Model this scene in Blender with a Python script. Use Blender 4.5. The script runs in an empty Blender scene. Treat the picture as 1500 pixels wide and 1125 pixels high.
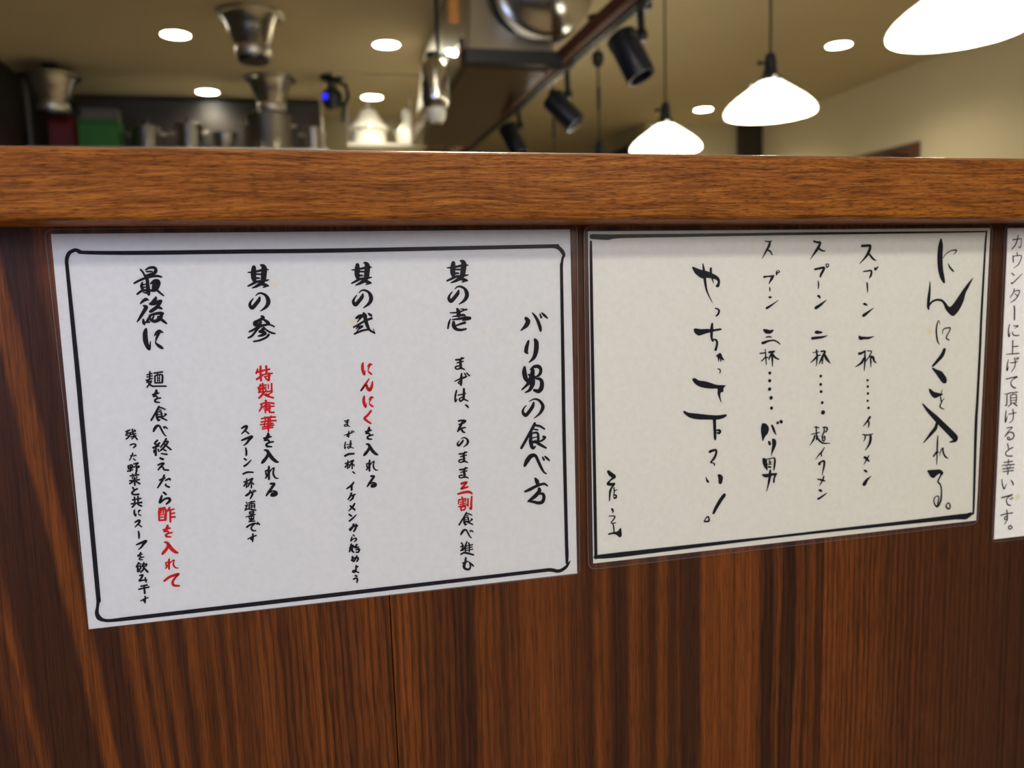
import bpy, bmesh, math, random
from mathutils import Vector, Matrix, geometry
random.seed(7)
SC = bpy.context.scene
COL = SC.collection

# ------------------------------------------------------------------ camera
FPX = 1159.1043
YAW, PITCH, ROLL = 0.2342, -0.1228, -0.0321
CAM = Vector((0.14, -0.4853, 1.2))
def cam_axes():
    cy, sy, cp, sp = math.cos(YAW), math.sin(YAW), math.cos(PITCH), math.sin(PITCH)
    f = Vector((sy*cp, cy*cp, sp)); r = Vector((cy, -sy, 0)); u = r.cross(f)
    c, s = math.cos(ROLL), math.sin(ROLL)
    return c*r + s*u, c*u - s*r, f
RX, UX, FX = cam_axes()
cd = bpy.data.cameras.new('camera'); cam = bpy.data.objects.new('camera', cd); COL.objects.link(cam)
cam.matrix_world = Matrix(((RX.x, UX.x, -FX.x, CAM.x), (RX.y, UX.y, -FX.y, CAM.y), (RX.z, UX.z, -FX.z, CAM.z), (0, 0, 0, 1)))
cd.sensor_width = 36; cd.lens = FPX/1500*36; cd.clip_start = 0.01; cd.clip_end = 60
cd.dof.use_dof = True; cd.dof.focus_distance = 0.475; cd.dof.aperture_fstop = 7.0
SC.camera = cam
# ------------------------------------------------------------------ world, exposure
w = bpy.data.worlds.new('world'); SC.world = w; w.use_nodes = True
w.node_tree.nodes['Background'].inputs[0].default_value = (0.5, 0.6, 0.9, 1)
w.node_tree.nodes['Background'].inputs[1].default_value = 0.02
SC.view_settings.view_transform = 'Standard'; SC.view_settings.look = 'None'
SC.view_settings.gamma = 1; SC.view_settings.exposure = 0.06; SC.view_settings.use_curve_mapping = False
# ------------------------------------------------------------------ lights of the room, with added fill
def area(name, loc, aim, size, power, color, shape='DISK', size_y=None):
    d = bpy.data.lights.new(name, 'AREA'); d.shape = shape; d.size = size
    if size_y: d.size_y = size_y
    d.energy = power; d.color = color
    o = bpy.data.objects.new(name, d); COL.objects.link(o); o.location = loc
    o.rotation_euler = (Vector(aim) - Vector(loc)).to_track_quat('-Z', 'Y').to_euler()
    return o
area('ceiling_lamp_light', (0.75, -2.20, 2.50), (0.33, 0, 1.1), 0.34, 23, (1.0, 0.965, 0.90))
area('rear_fill_light', (1.1, -3.3, 1.98), (0.6, 2, 1.25), 3.0, 44, (1.0, 0.965, 0.90), 'RECTANGLE', 0.95)  # unseen soft fill added behind the camera to lift the shade
area('cap_edge_fill_light', (0.45, 0.50, 2.50), (0.35, 0.3, 1.0), 0.25, 10, (1.0, 0.88, 0.66))  # added overhead without a fixture, brightens the timber cap's top edge
area('window_light', (-1.44, -1.5, 1.55), (0.0, 0, 1.15), 1.1, 30.0, (0.36, 0.50, 1.0), 'RECTANGLE', 0.9)

# ------------------------------------------------------------------ pixel rays of the photograph -> points in the room
def ray(x, y): return FX + (x-750)/FPX*RX - (y-562.5)/FPX*UX
def at_z(x, y, z): d = ray(x, y); return CAM + d*((z-CAM.z)/d.z)
def at_y(x, y, Y): d = ray(x, y); return CAM + d*((Y-CAM.y)/d.y)

# ------------------------------------------------------------------ helpers
def link(name, bm, mat, parent=None, smooth=True, angle=35):
    me = bpy.data.meshes.new(name)
    bmesh.ops.recalc_face_normals(bm, faces=bm.faces)
    if smooth:
        for f in bm.faces: f.smooth = True
        ca = math.radians(angle)
        for e in bm.edges:
            if len(e.link_faces) != 2 or e.calc_face_angle(0) > ca: e.smooth = False
    bm.to_mesh(me); bm.free()
    o = bpy.data.objects.new(name, me); COL.objects.link(o)
    for m in (mat if isinstance(mat, (list, tuple)) else [mat]): me.materials.append(m)
    if parent is not None: o.parent = parent
    return o
def tag(o, label, cat=None, group=None, kind=None):
    if label: o['label'] = label
    if cat: o['category'] = cat
    if group: o['group'] = group
    if kind: o['kind'] = kind
    return o
def thing(name, label, cat, loc=(0, 0, 0), group=None):
    o = bpy.data.objects.new(name, None); COL.objects.link(o); o.location = loc; o.empty_display_size = .05
    return tag(o, label, cat, group)
def struct(o): o['kind'] = 'structure'; return o
def copy_tree(root, loc, label):
    r = root.copy(); COL.objects.link(r); r.location = loc; r['label'] = label
    def rec(src, dst):
        for ch in src.children:
            c = ch.copy(); COL.objects.link(c); c.parent = dst; rec(ch, c)
    rec(root, r); return r
def box(bm, x0, x1, y0, y1, z0, z1, bev=0, seg=1):
    r = bmesh.ops.create_cube(bm, size=1)
    for v in r['verts']:
        v.co = Vector(((x0+x1)/2+v.co.x*(x1-x0), (y0+y1)/2+v.co.y*(y1-y0), (z0+z1)/2+v.co.z*(z1-z0)))
    if bev:
        es = list({e for v in r['verts'] for e in v.link_edges})
        bmesh.ops.bevel(bm, geom=es, offset=bev, segments=seg, affect='EDGES')
    return bm
def lathe(bm, prof, c=(0, 0, 0), n=40, axis=Vector((0, 0, 1)), closed=False):
    q = Vector((0, 0, 1)).rotation_difference(Vector(axis).normalized()); c = Vector(c); rings = []
    for r, z in prof:
        if r < 1e-6: rings.append([bm.verts.new(c + q @ Vector((0, 0, z)))])
        else: rings.append([bm.verts.new(c + q @ Vector((r*math.cos(2*math.pi*k/n), r*math.sin(2*math.pi*k/n), z))) for k in range(n)])
    pairs = list(zip(rings, rings[1:])) + ([(rings[-1], rings[0])] if closed else [])
    for a, b in pairs:
        for k in range(n):
            k2 = (k+1) % n
            if len(a) == 1 and len(b) == 1: continue
            if len(a) == 1: bm.faces.new((a[0], b[k], b[k2]))
            elif len(b) == 1: bm.faces.new((a[k], a[k2], b[0]))
            else: bm.faces.new((a[k], a[k2], b[k2], b[k]))
    return bm
def rod(bm, a, b, r, n=16, r2=None):
    a = Vector(a); b = Vector(b); L = (b-a).length; r2 = r if r2 is None else r2
    return lathe(bm, [(0, 0), (r, 0), (r2, L), (0, L)], a, n, b-a)
def tube(bm, pts, r, n=12):
    pts = [Vector(p) for p in pts]; rings = []; up = Vector((0.13, 0.31, 0.94)).normalized()
    for i, p in enumerate(pts):
        t = (pts[min(i+1, len(pts)-1)] - pts[max(i-1, 0)]).normalized()
        s = t.cross(up).normalized(); v = s.cross(t)
        rings.append([bm.verts.new(p + r*(math.cos(2*math.pi*k/n)*s + math.sin(2*math.pi*k/n)*v)) for k in range(n)])
    for a, b in zip(rings, rings[1:]):
        for k in range(n): bm.faces.new((a[k], a[(k+1) % n], b[(k+1) % n], b[k]))
    bm.faces.new(rings[0]); bm.faces.new(rings[-1]); return bm
def B(): return bmesh.new()

# ------------------------------------------------------------------ materials
def mat(name, color=(.5, .5, .5), rough=.5, metal=0, spec=.5, coat=0, emit=None, es=0, coat_rough=.1):
    m = bpy.data.materials.new(name); m.use_nodes = True; b = m.node_tree.nodes['Principled BSDF']
    b.inputs['Base Color'].default_value = (*color, 1); b.inputs['Roughness'].default_value = rough
    b.inputs['Metallic'].default_value = metal; b.inputs['Specular IOR Level'].default_value = spec
    b.inputs['Coat Weight'].default_value = coat; b.inputs['Coat Roughness'].default_value = coat_rough
    if emit: b.inputs['Emission Color'].default_value = (*emit, 1); b.inputs['Emission Strength'].default_value = es
    return m
class NT:
    def __init__(s, m): s.t = m.node_tree; s.b = s.t.nodes['Principled BSDF']
    def n(s, kind, **kw):
        o = s.t.nodes.new(kind)
        for k, v in kw.items():
            if k.startswith('i_'): o.inputs[k[2:].replace('_', ' ')].default_value = v
            else: setattr(o, k, v)
        return o
    def l(s, a, b): s.t.links.new(a, b)
    def math(s, op, a, b=None):
        o = s.n('ShaderNodeMath', operation=op)
        for i, v in enumerate((a, b)):
            if v is None: continue
            if isinstance(v, (int, float)): o.inputs[i].default_value = v
            else: s.l(v, o.inputs[i])
        return o.outputs[0]
    def ramp(s, fac, stops, interp='LINEAR'):
        o = s.n('ShaderNodeValToRGB'); o.color_ramp.interpolation = interp; e = o.color_ramp.elements
        while len(e) < len(stops): e.new(.5)
        for k, (p, c) in enumerate(stops): e[k].position = p; e[k].color = (*c, 1) if len(c) == 3 else c
        s.l(fac, o.inputs[0]); return o.outputs[0]
    def noise(s, vec, scale, detail=3, rough=.5, dist=0):
        o = s.n('ShaderNodeTexNoise'); o.inputs['Scale'].default_value = scale; o.inputs['Detail'].default_value = detail
        o.inputs['Roughness'].default_value = rough; o.inputs['Distortion'].default_value = dist
        s.l(vec, o.inputs['Vector']); return o.outputs['Fac']
    def mapping(s, vec, scale=(1, 1, 1), loc=(0, 0, 0), rot=(0, 0, 0)):
        o = s.n('ShaderNodeMapping'); o.inputs['Scale'].default_value = scale; o.inputs['Location'].default_value = loc
        o.inputs['Rotation'].default_value = rot; s.l(vec, o.inputs['Vector']); return o.outputs[0]
    def mix(s, fac, a, b, mode='MIX'):
        o = s.n('ShaderNodeMix', data_type='RGBA', blend_type=mode)
        for i, v in ((0, fac), (6, a), (7, b)):
            if isinstance(v, (int, float)): o.inputs[i].default_value = v
            elif isinstance(v, tuple): o.inputs[i].default_value = (*v, 1)
            else: s.l(v, o.inputs[i])
        return o.outputs[2]
    def bump(s, h, strength=.2, dist=.001):
        o = s.n('ShaderNodeBump'); o.inputs['Strength'].default_value = strength; o.inputs['Distance'].default_value = dist
        s.l(h, o.inputs['Height']); s.l(o.outputs[0], s.b.inputs['Normal'])

def mottled(name, c1, c2, scale=6, rough=.7, bump=.1, **kw):
    m = mat(name, c1, rough, **kw); t = NT(m); co = t.n('ShaderNodeTexCoord').outputs['Object']
    f = t.noise(co, scale, 4); t.l(t.ramp(f, [(.3, c1), (.7, c2)]), t.b.inputs['Base Color'])
    if bump: t.bump(t.noise(co, scale*30, 2), bump, .002)
    return m

# panel wood: stained ash, upright grain; band positions in metres along X
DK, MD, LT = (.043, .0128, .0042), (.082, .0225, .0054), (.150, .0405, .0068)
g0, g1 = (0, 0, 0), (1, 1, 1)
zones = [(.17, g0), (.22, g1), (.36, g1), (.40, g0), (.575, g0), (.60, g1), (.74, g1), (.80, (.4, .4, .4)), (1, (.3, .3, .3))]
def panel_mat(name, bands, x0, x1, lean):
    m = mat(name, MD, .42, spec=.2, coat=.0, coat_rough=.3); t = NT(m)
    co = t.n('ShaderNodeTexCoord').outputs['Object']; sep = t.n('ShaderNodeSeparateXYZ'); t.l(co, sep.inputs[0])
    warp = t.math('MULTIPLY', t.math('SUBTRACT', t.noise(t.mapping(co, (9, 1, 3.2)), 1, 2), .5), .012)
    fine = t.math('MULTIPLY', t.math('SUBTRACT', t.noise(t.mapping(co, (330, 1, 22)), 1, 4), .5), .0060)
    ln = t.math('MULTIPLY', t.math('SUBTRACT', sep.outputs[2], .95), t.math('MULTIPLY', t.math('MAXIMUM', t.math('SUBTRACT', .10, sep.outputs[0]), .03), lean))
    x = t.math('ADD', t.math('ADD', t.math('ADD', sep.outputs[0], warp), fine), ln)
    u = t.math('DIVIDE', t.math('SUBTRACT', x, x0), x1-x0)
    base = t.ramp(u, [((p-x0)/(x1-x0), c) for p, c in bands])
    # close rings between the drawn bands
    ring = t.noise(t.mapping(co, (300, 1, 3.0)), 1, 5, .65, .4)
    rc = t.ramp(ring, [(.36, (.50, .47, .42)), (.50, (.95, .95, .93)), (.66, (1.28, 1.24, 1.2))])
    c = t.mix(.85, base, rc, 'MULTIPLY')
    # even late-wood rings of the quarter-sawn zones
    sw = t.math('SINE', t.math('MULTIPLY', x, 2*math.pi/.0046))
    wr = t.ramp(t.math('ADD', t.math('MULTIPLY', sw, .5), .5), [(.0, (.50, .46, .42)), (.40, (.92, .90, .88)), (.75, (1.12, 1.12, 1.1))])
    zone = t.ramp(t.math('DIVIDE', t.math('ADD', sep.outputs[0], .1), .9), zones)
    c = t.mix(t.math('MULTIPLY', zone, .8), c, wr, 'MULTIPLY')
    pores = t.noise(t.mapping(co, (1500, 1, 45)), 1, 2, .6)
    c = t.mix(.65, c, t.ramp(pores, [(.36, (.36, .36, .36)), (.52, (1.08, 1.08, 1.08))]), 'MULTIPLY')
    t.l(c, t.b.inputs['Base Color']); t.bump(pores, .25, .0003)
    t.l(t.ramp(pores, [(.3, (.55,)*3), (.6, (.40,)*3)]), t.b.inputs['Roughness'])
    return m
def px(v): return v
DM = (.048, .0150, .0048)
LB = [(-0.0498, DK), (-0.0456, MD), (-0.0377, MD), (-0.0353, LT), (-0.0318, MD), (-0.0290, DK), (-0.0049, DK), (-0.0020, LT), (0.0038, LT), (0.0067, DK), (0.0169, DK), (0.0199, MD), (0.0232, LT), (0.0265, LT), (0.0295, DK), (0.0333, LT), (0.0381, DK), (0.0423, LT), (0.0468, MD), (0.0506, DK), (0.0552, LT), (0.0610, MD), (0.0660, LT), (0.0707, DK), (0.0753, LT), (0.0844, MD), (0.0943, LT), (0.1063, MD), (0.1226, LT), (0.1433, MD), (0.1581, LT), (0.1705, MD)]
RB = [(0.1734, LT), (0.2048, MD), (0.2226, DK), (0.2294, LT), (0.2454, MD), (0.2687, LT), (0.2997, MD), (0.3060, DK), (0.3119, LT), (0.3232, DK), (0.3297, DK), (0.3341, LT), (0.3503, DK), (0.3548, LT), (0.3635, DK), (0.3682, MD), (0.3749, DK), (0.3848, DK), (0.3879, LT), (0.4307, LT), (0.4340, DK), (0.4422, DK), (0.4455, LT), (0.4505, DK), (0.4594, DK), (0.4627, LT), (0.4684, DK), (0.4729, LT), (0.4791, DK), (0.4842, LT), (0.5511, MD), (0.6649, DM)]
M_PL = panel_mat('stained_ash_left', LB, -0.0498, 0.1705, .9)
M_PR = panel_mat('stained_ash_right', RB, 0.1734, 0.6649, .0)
def cap_mat(name, spec, coat):
    m = mat(name, (.2, .08, .02), .35, spec=spec, coat=coat, coat_rough=.12); t = NT(m)
    co = t.n('ShaderNodeTexCoord').outputs['Object']
    g0 = t.mapping(co, (1, 1, 1))
    wv = t.noise(t.mapping(co, (5, 5, 12)), 1, 2)
    off = t.n('ShaderNodeCombineXYZ'); t.l(t.math('MULTIPLY', wv, .020), off.inputs[2])
    add = t.n('ShaderNodeVectorMath', operation='ADD'); t.l(g0, add.inputs[0]); t.l(off.outputs[0], add.inputs[1])
    v = add.outputs[0]
    rings = t.noise(t.mapping(v, (26, 300, 520)), 1, 5, .7, .35)
    bands = t.noise(t.mapping(v, (9, 60, 150)), 1, 3, .6)
    pores = t.noise(t.mapping(v, (150, 900, 1500)), 1, 2, .6)
    c = t.ramp(rings, [(.34, (.115, .034, .0055)), (.47, (.225, .070, .0105)), (.60, (.345, .118, .017)), (.75, (.41, .150, .022))])
    c = t.mix(.7, c, t.ramp(bands, [(.35, (.78, .74, .70)), (.62, (1.12, 1.12, 1.12))]), 'MULTIPLY')
    c = t.mix(.75, c, t.ramp(pores, [(.36, (.38, .36, .34)), (.50, (1.05, 1.05, 1.05))]), 'MULTIPLY')
    t.l(c, t.b.inputs['Base Color']); t.bump(rings, .5, .0006)
    t.l(t.ramp(pores, [(.3, (.6,)*3), (.6, (.38,)*3)]), t.b.inputs['Roughness'])
    return m
M_CAP = cap_mat('oiled_elm', .10, .0); M_CAPTOP = cap_mat('lacquered_elm_top', .6, 1.0)
def paper_mat(name, col, stains):
    m = mat(name, col, .55, spec=.3); t = NT(m); co = t.n('ShaderNodeTexCoord').outputs['Object']
    c = t.mix(1.0, col, t.ramp(t.noise(co, 260, 3, .6), [(.3, (.96, .955, .95)), (.7, (1.02, 1.02, 1.02))]), 'MULTIPLY')
    for (x, z, r, a) in stains:
        d = t.n('ShaderNodeVectorMath', operation='DISTANCE'); t.l(co, d.inputs[0]); d.inputs[1].default_value = (x, 0, z)
        f = t.math('MULTIPLY', t.math('SUBTRACT', 1.0, t.math('MINIMUM', t.math('DIVIDE', d.outputs['Value'], r), 1.0)), a)
        c = t.mix(f, c, (.72, .62, .28))
    t.l(c, t.b.inputs['Base Color']); return m
M_P1 = paper_mat('paper_left', (.70, .70, .69), [(.2384, -.0642, .0022, .6), (.1583, -.054, .003, .7), (.1146, -.0312, .0035, .45), (.2685, -.1894, .002, .6)])
M_P2 = paper_mat('paper_right', (.745, .735, .67), [(.2607, -.0274, .003, .5), (.2585, -.0747, .0035, .8), (.02, -.002, .004, .4)])
M_P3 = paper_mat('paper_edge', (.88, .88, .87), [(.0204, -.203, .0035, .8)])
M_INK = mat('black_ink', (.008, .007, .010), .8, spec=.0)
M_RED = mat('red_ink', (.60, .010, .012), .8, spec=.0)
def film_mat():
    m = bpy.data.materials.new('laminating_film'); m.use_nodes = True; nt = m.node_tree; nt.nodes.clear()
    out = nt.nodes.new('ShaderNodeOutputMaterial'); tr = nt.nodes.new('ShaderNodeBsdfTransparent'); gl = nt.nodes.new('ShaderNodeBsdfGlossy')
    df = nt.nodes.new('ShaderNodeBsdfDiffuse'); fr = nt.nodes.new('ShaderNodeFresnel'); m1 = nt.nodes.new('ShaderNodeMixShader'); m2 = nt.nodes.new('ShaderNodeMixShader')
    fr.inputs[0].default_value = 1.34; gl.inputs['Roughness'].default_value = .16; df.inputs[0].default_value = (.50, .55, .75, 1); m1.inputs[0].default_value = .016  # bluish reflected haze put into the film's diffuse colour
    L = nt.links.new
    L(tr.outputs[0], m1.inputs[1]); L(df.outputs[0], m1.inputs[2]); L(fr.outputs[0], m2.inputs[0]); L(m1.outputs[0], m2.inputs[1]); L(gl.outputs[0], m2.inputs[2]); L(m2.outputs[0], out.inputs[0])
    return m
M_FILM = film_mat()
M_RIM = mat('film_edge', (.16, .13, .12), .3)
M_CEIL = mottled('ceiling_paper', (.58, .50, .31), (.62, .535, .335), 1.5, .85, .05)
M_WALLR = mottled('beige_wallpaper', (.72, .64, .42), (.76, .68, .45), 2, .85, .05)
M_WALLK = mottled('kitchen_wall', (.50, .45, .27), (.56, .50, .31), 2, .6, .02)
M_DARKW = mottled('dark_panelling', (.020, .016, .012), (.032, .026, .020), 3, .45, .02)
M_FLOOR = mottled('tiled_floor', (.38, .31, .23), (.46, .38, .29), 3, .5, .05)
M_STEEL = mat('stainless_steel', (.66, .64, .58), .2, 1)
M_STEELB = mat('brushed_steel', (.62, .58, .50), .42, 1)
M_MATTE = mat('matte_black', (.010, .009, .008), .8, spec=.1)
M_DKSTEEL = mat('dark_steel', (.30, .28, .25), .3, 1)
M_BLACK = mat('black_metal', (.008, .008, .010), .35)
M_BLUEBLK = mat('blue_black_paint', (.008, .011, .022), .3)
M_CORD = mat('brown_cord', (.035, .02, .012), .6)
M_BAKE = mat('dark_bakelite', (.010, .014, .018), .3)
M_TRIMW = mottled('redbrown_wood', (.10, .028, .012), (.13, .038, .016), 8, .6, .02, spec=.2)
M_HOODW = mottled('dark_lacquer_board', (.06, .030, .014), (.08, .040, .020), 5, .14, .02)
M_WHITE = mat('white_enamel', (.85, .84, .76), .25)
M_GREEN = mat('green_plastic', (.02, .16, .02), .45)
M_REDP = mat('red_plastic', (.16, .01, .012), .5)
M_GREY = mat('grey_plastic', (.10, .10, .09), .5)
M_ORANGE = mat('orange_plastic', (.55, .22, .02), .4)
M_DL = mat('downlight_glow', (.9, .9, .85), .5, emit=(1.0, .96, .80), es=22)
M_SHADE = mat('lit_milk_glass', (.9, .88, .8), .25, emit=(1.0, .955, .80), es=4.2)
M_BULB = mat('lit_bulb', (.9, .9, .8), .3, emit=(1.0, .93, .75), es=25)
M_LED = mat('blue_led', (.02, .02, .3), .4, emit=(.02, .02, 1.0), es=1.3)
M_DLRING = mat('downlight_trim', (.7, .68, .6), .4)
M_DOORW = mottled('door_wood', (.10, .035, .018), (.14, .05, .025), 6, .4, .02)

# ------------------------------------------------------------------ the room
XL, XR, YN, YF, ZC = -1.52, 4.02, -3.4, 8.8, 2.55
struct(link('floor', box(B(), XL-.1, XR+.1, YN-.1, YF+.1, -.1, 0), M_FLOOR))
struct(link('ceiling', box(B(), XL-.1, XR+.1, YN-.1, YF+.1, ZC, ZC+.1), M_CEIL))
struct(link('wall_left', box(B(), XL-.1, XL, .15, YF, 0, ZC), M_DARKW))
struct(link('wall_side', box(B(), XL-.1, XL, YN, .15, 0, ZC), M_WALLR))
struct(link('wall_right', box(B(), XR, XR+.1, YN, YF, 0, ZC), M_WALLR))
struct(link('wall_back', box(B(), XL, XR, YF, YF+.1, 0, ZC), M_CEIL))
struct(link('wall_near', box(B(), XL, XR, YN-.1, YN, 0, ZC), M_WALLR))
struct(link('wall_kitchen', box(B(), XL, 1.02, 6.03, 6.13, 0, ZC), M_WALLK))
struct(link('wall_far', box(B(), 2.94, XR, 6.03, YF, 0, ZC), M_WALLK))
struct(link('trim_1', box(B(), 3.80, XR-.003, 5.96, 6.028, 0, ZC-.003, .004), mat('dark_post', (.03, .022, .015), .5)))
struct(link('trim_2', box(B(), .30, 1.02, 4.70, 4.74, ZC-.02, ZC-.0005, .004), M_CEIL))
# ceiling cornice along the right wall
b = B()
for z0, d in ((ZC-.045, .012), (ZC-.02, .028)): box(b, XR-d, XR-.0005, YN, 5.95, z0, ZC-.0005 if d > .02 else ZC-.018, .002)
struct(link('trim_3', b, M_WALLR))

# ------------------------------------------------------------------ counter front with its panels, timber cap
front = struct(thing('wall_front', None, None, (0, 0, 0)))
front['label'] = 'dark stained wood counter front carrying the notices'
SEAM = .1719
xs = [-1.517, -.735, SEAM, 1.08, 1.99, 2.90, 3.60]
for k in range(len(xs)-1):
    x0, x1 = xs[k]+.0003, xs[k+1]-.0003
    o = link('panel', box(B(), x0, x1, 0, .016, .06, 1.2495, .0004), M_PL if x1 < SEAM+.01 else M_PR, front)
o = link('core', box(B(), -1.517, 3.6, .016, .15, .06, 1.2495), M_DARKW, front)
o = link('plinth', box(B(), -1.517, 3.6, .012, .15, 0, .06), M_DARKW, front)
def cap():
    b = B(); xa, xb = -1.517, 3.6
    def zt(x): return 1.2768 - .0045*x
    def zb(x): return 1.2400 - .0098*max(min(x, 1.0), -.4)
    prof = []
    r = .0036
    n = 4
    # profile in (y, kind, dy, dz)
    for x in (xa, -.4, 0, .3, .6, 1.0, xb):
        y0, y1 = -.040, .165; t, bo = zt(max(min(x, 1.0), -.4)), zb(x); P = []
        for (cy, cz, a0) in ((y0+r, bo+r, 180), (y0+r, t-r, 90), (y1-r, t-r, 0), (y1-r, bo+r, -90)):
            for k in range(n+1):
                a = math.radians(a0 + (90 if a0 == 180 else 90) - 90*k/n) if a0 != 180 else math.radians(270 - 90*k/n)
                P.append((cy + r*math.cos(a), cz + r*math.sin(a)))
        prof.append([b.verts.new((x, p[0], p[1])) for p in P])
    for A_, B_ in zip(prof, prof[1:]):
        m = len(A_)
        for k in range(m): b.faces.new((A_[k], A_[(k+1) % m], B_[(k+1) % m], B_[k]))
    b.faces.new(prof[0]); b.faces.new(prof[-1])
    return b
tr4 = struct(link('trim_4', cap(), [M_CAP, M_CAPTOP], None, True, 50))
for p in tr4.data.polygons:
    if p.normal.z > .25: p.material_index = 1

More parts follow.
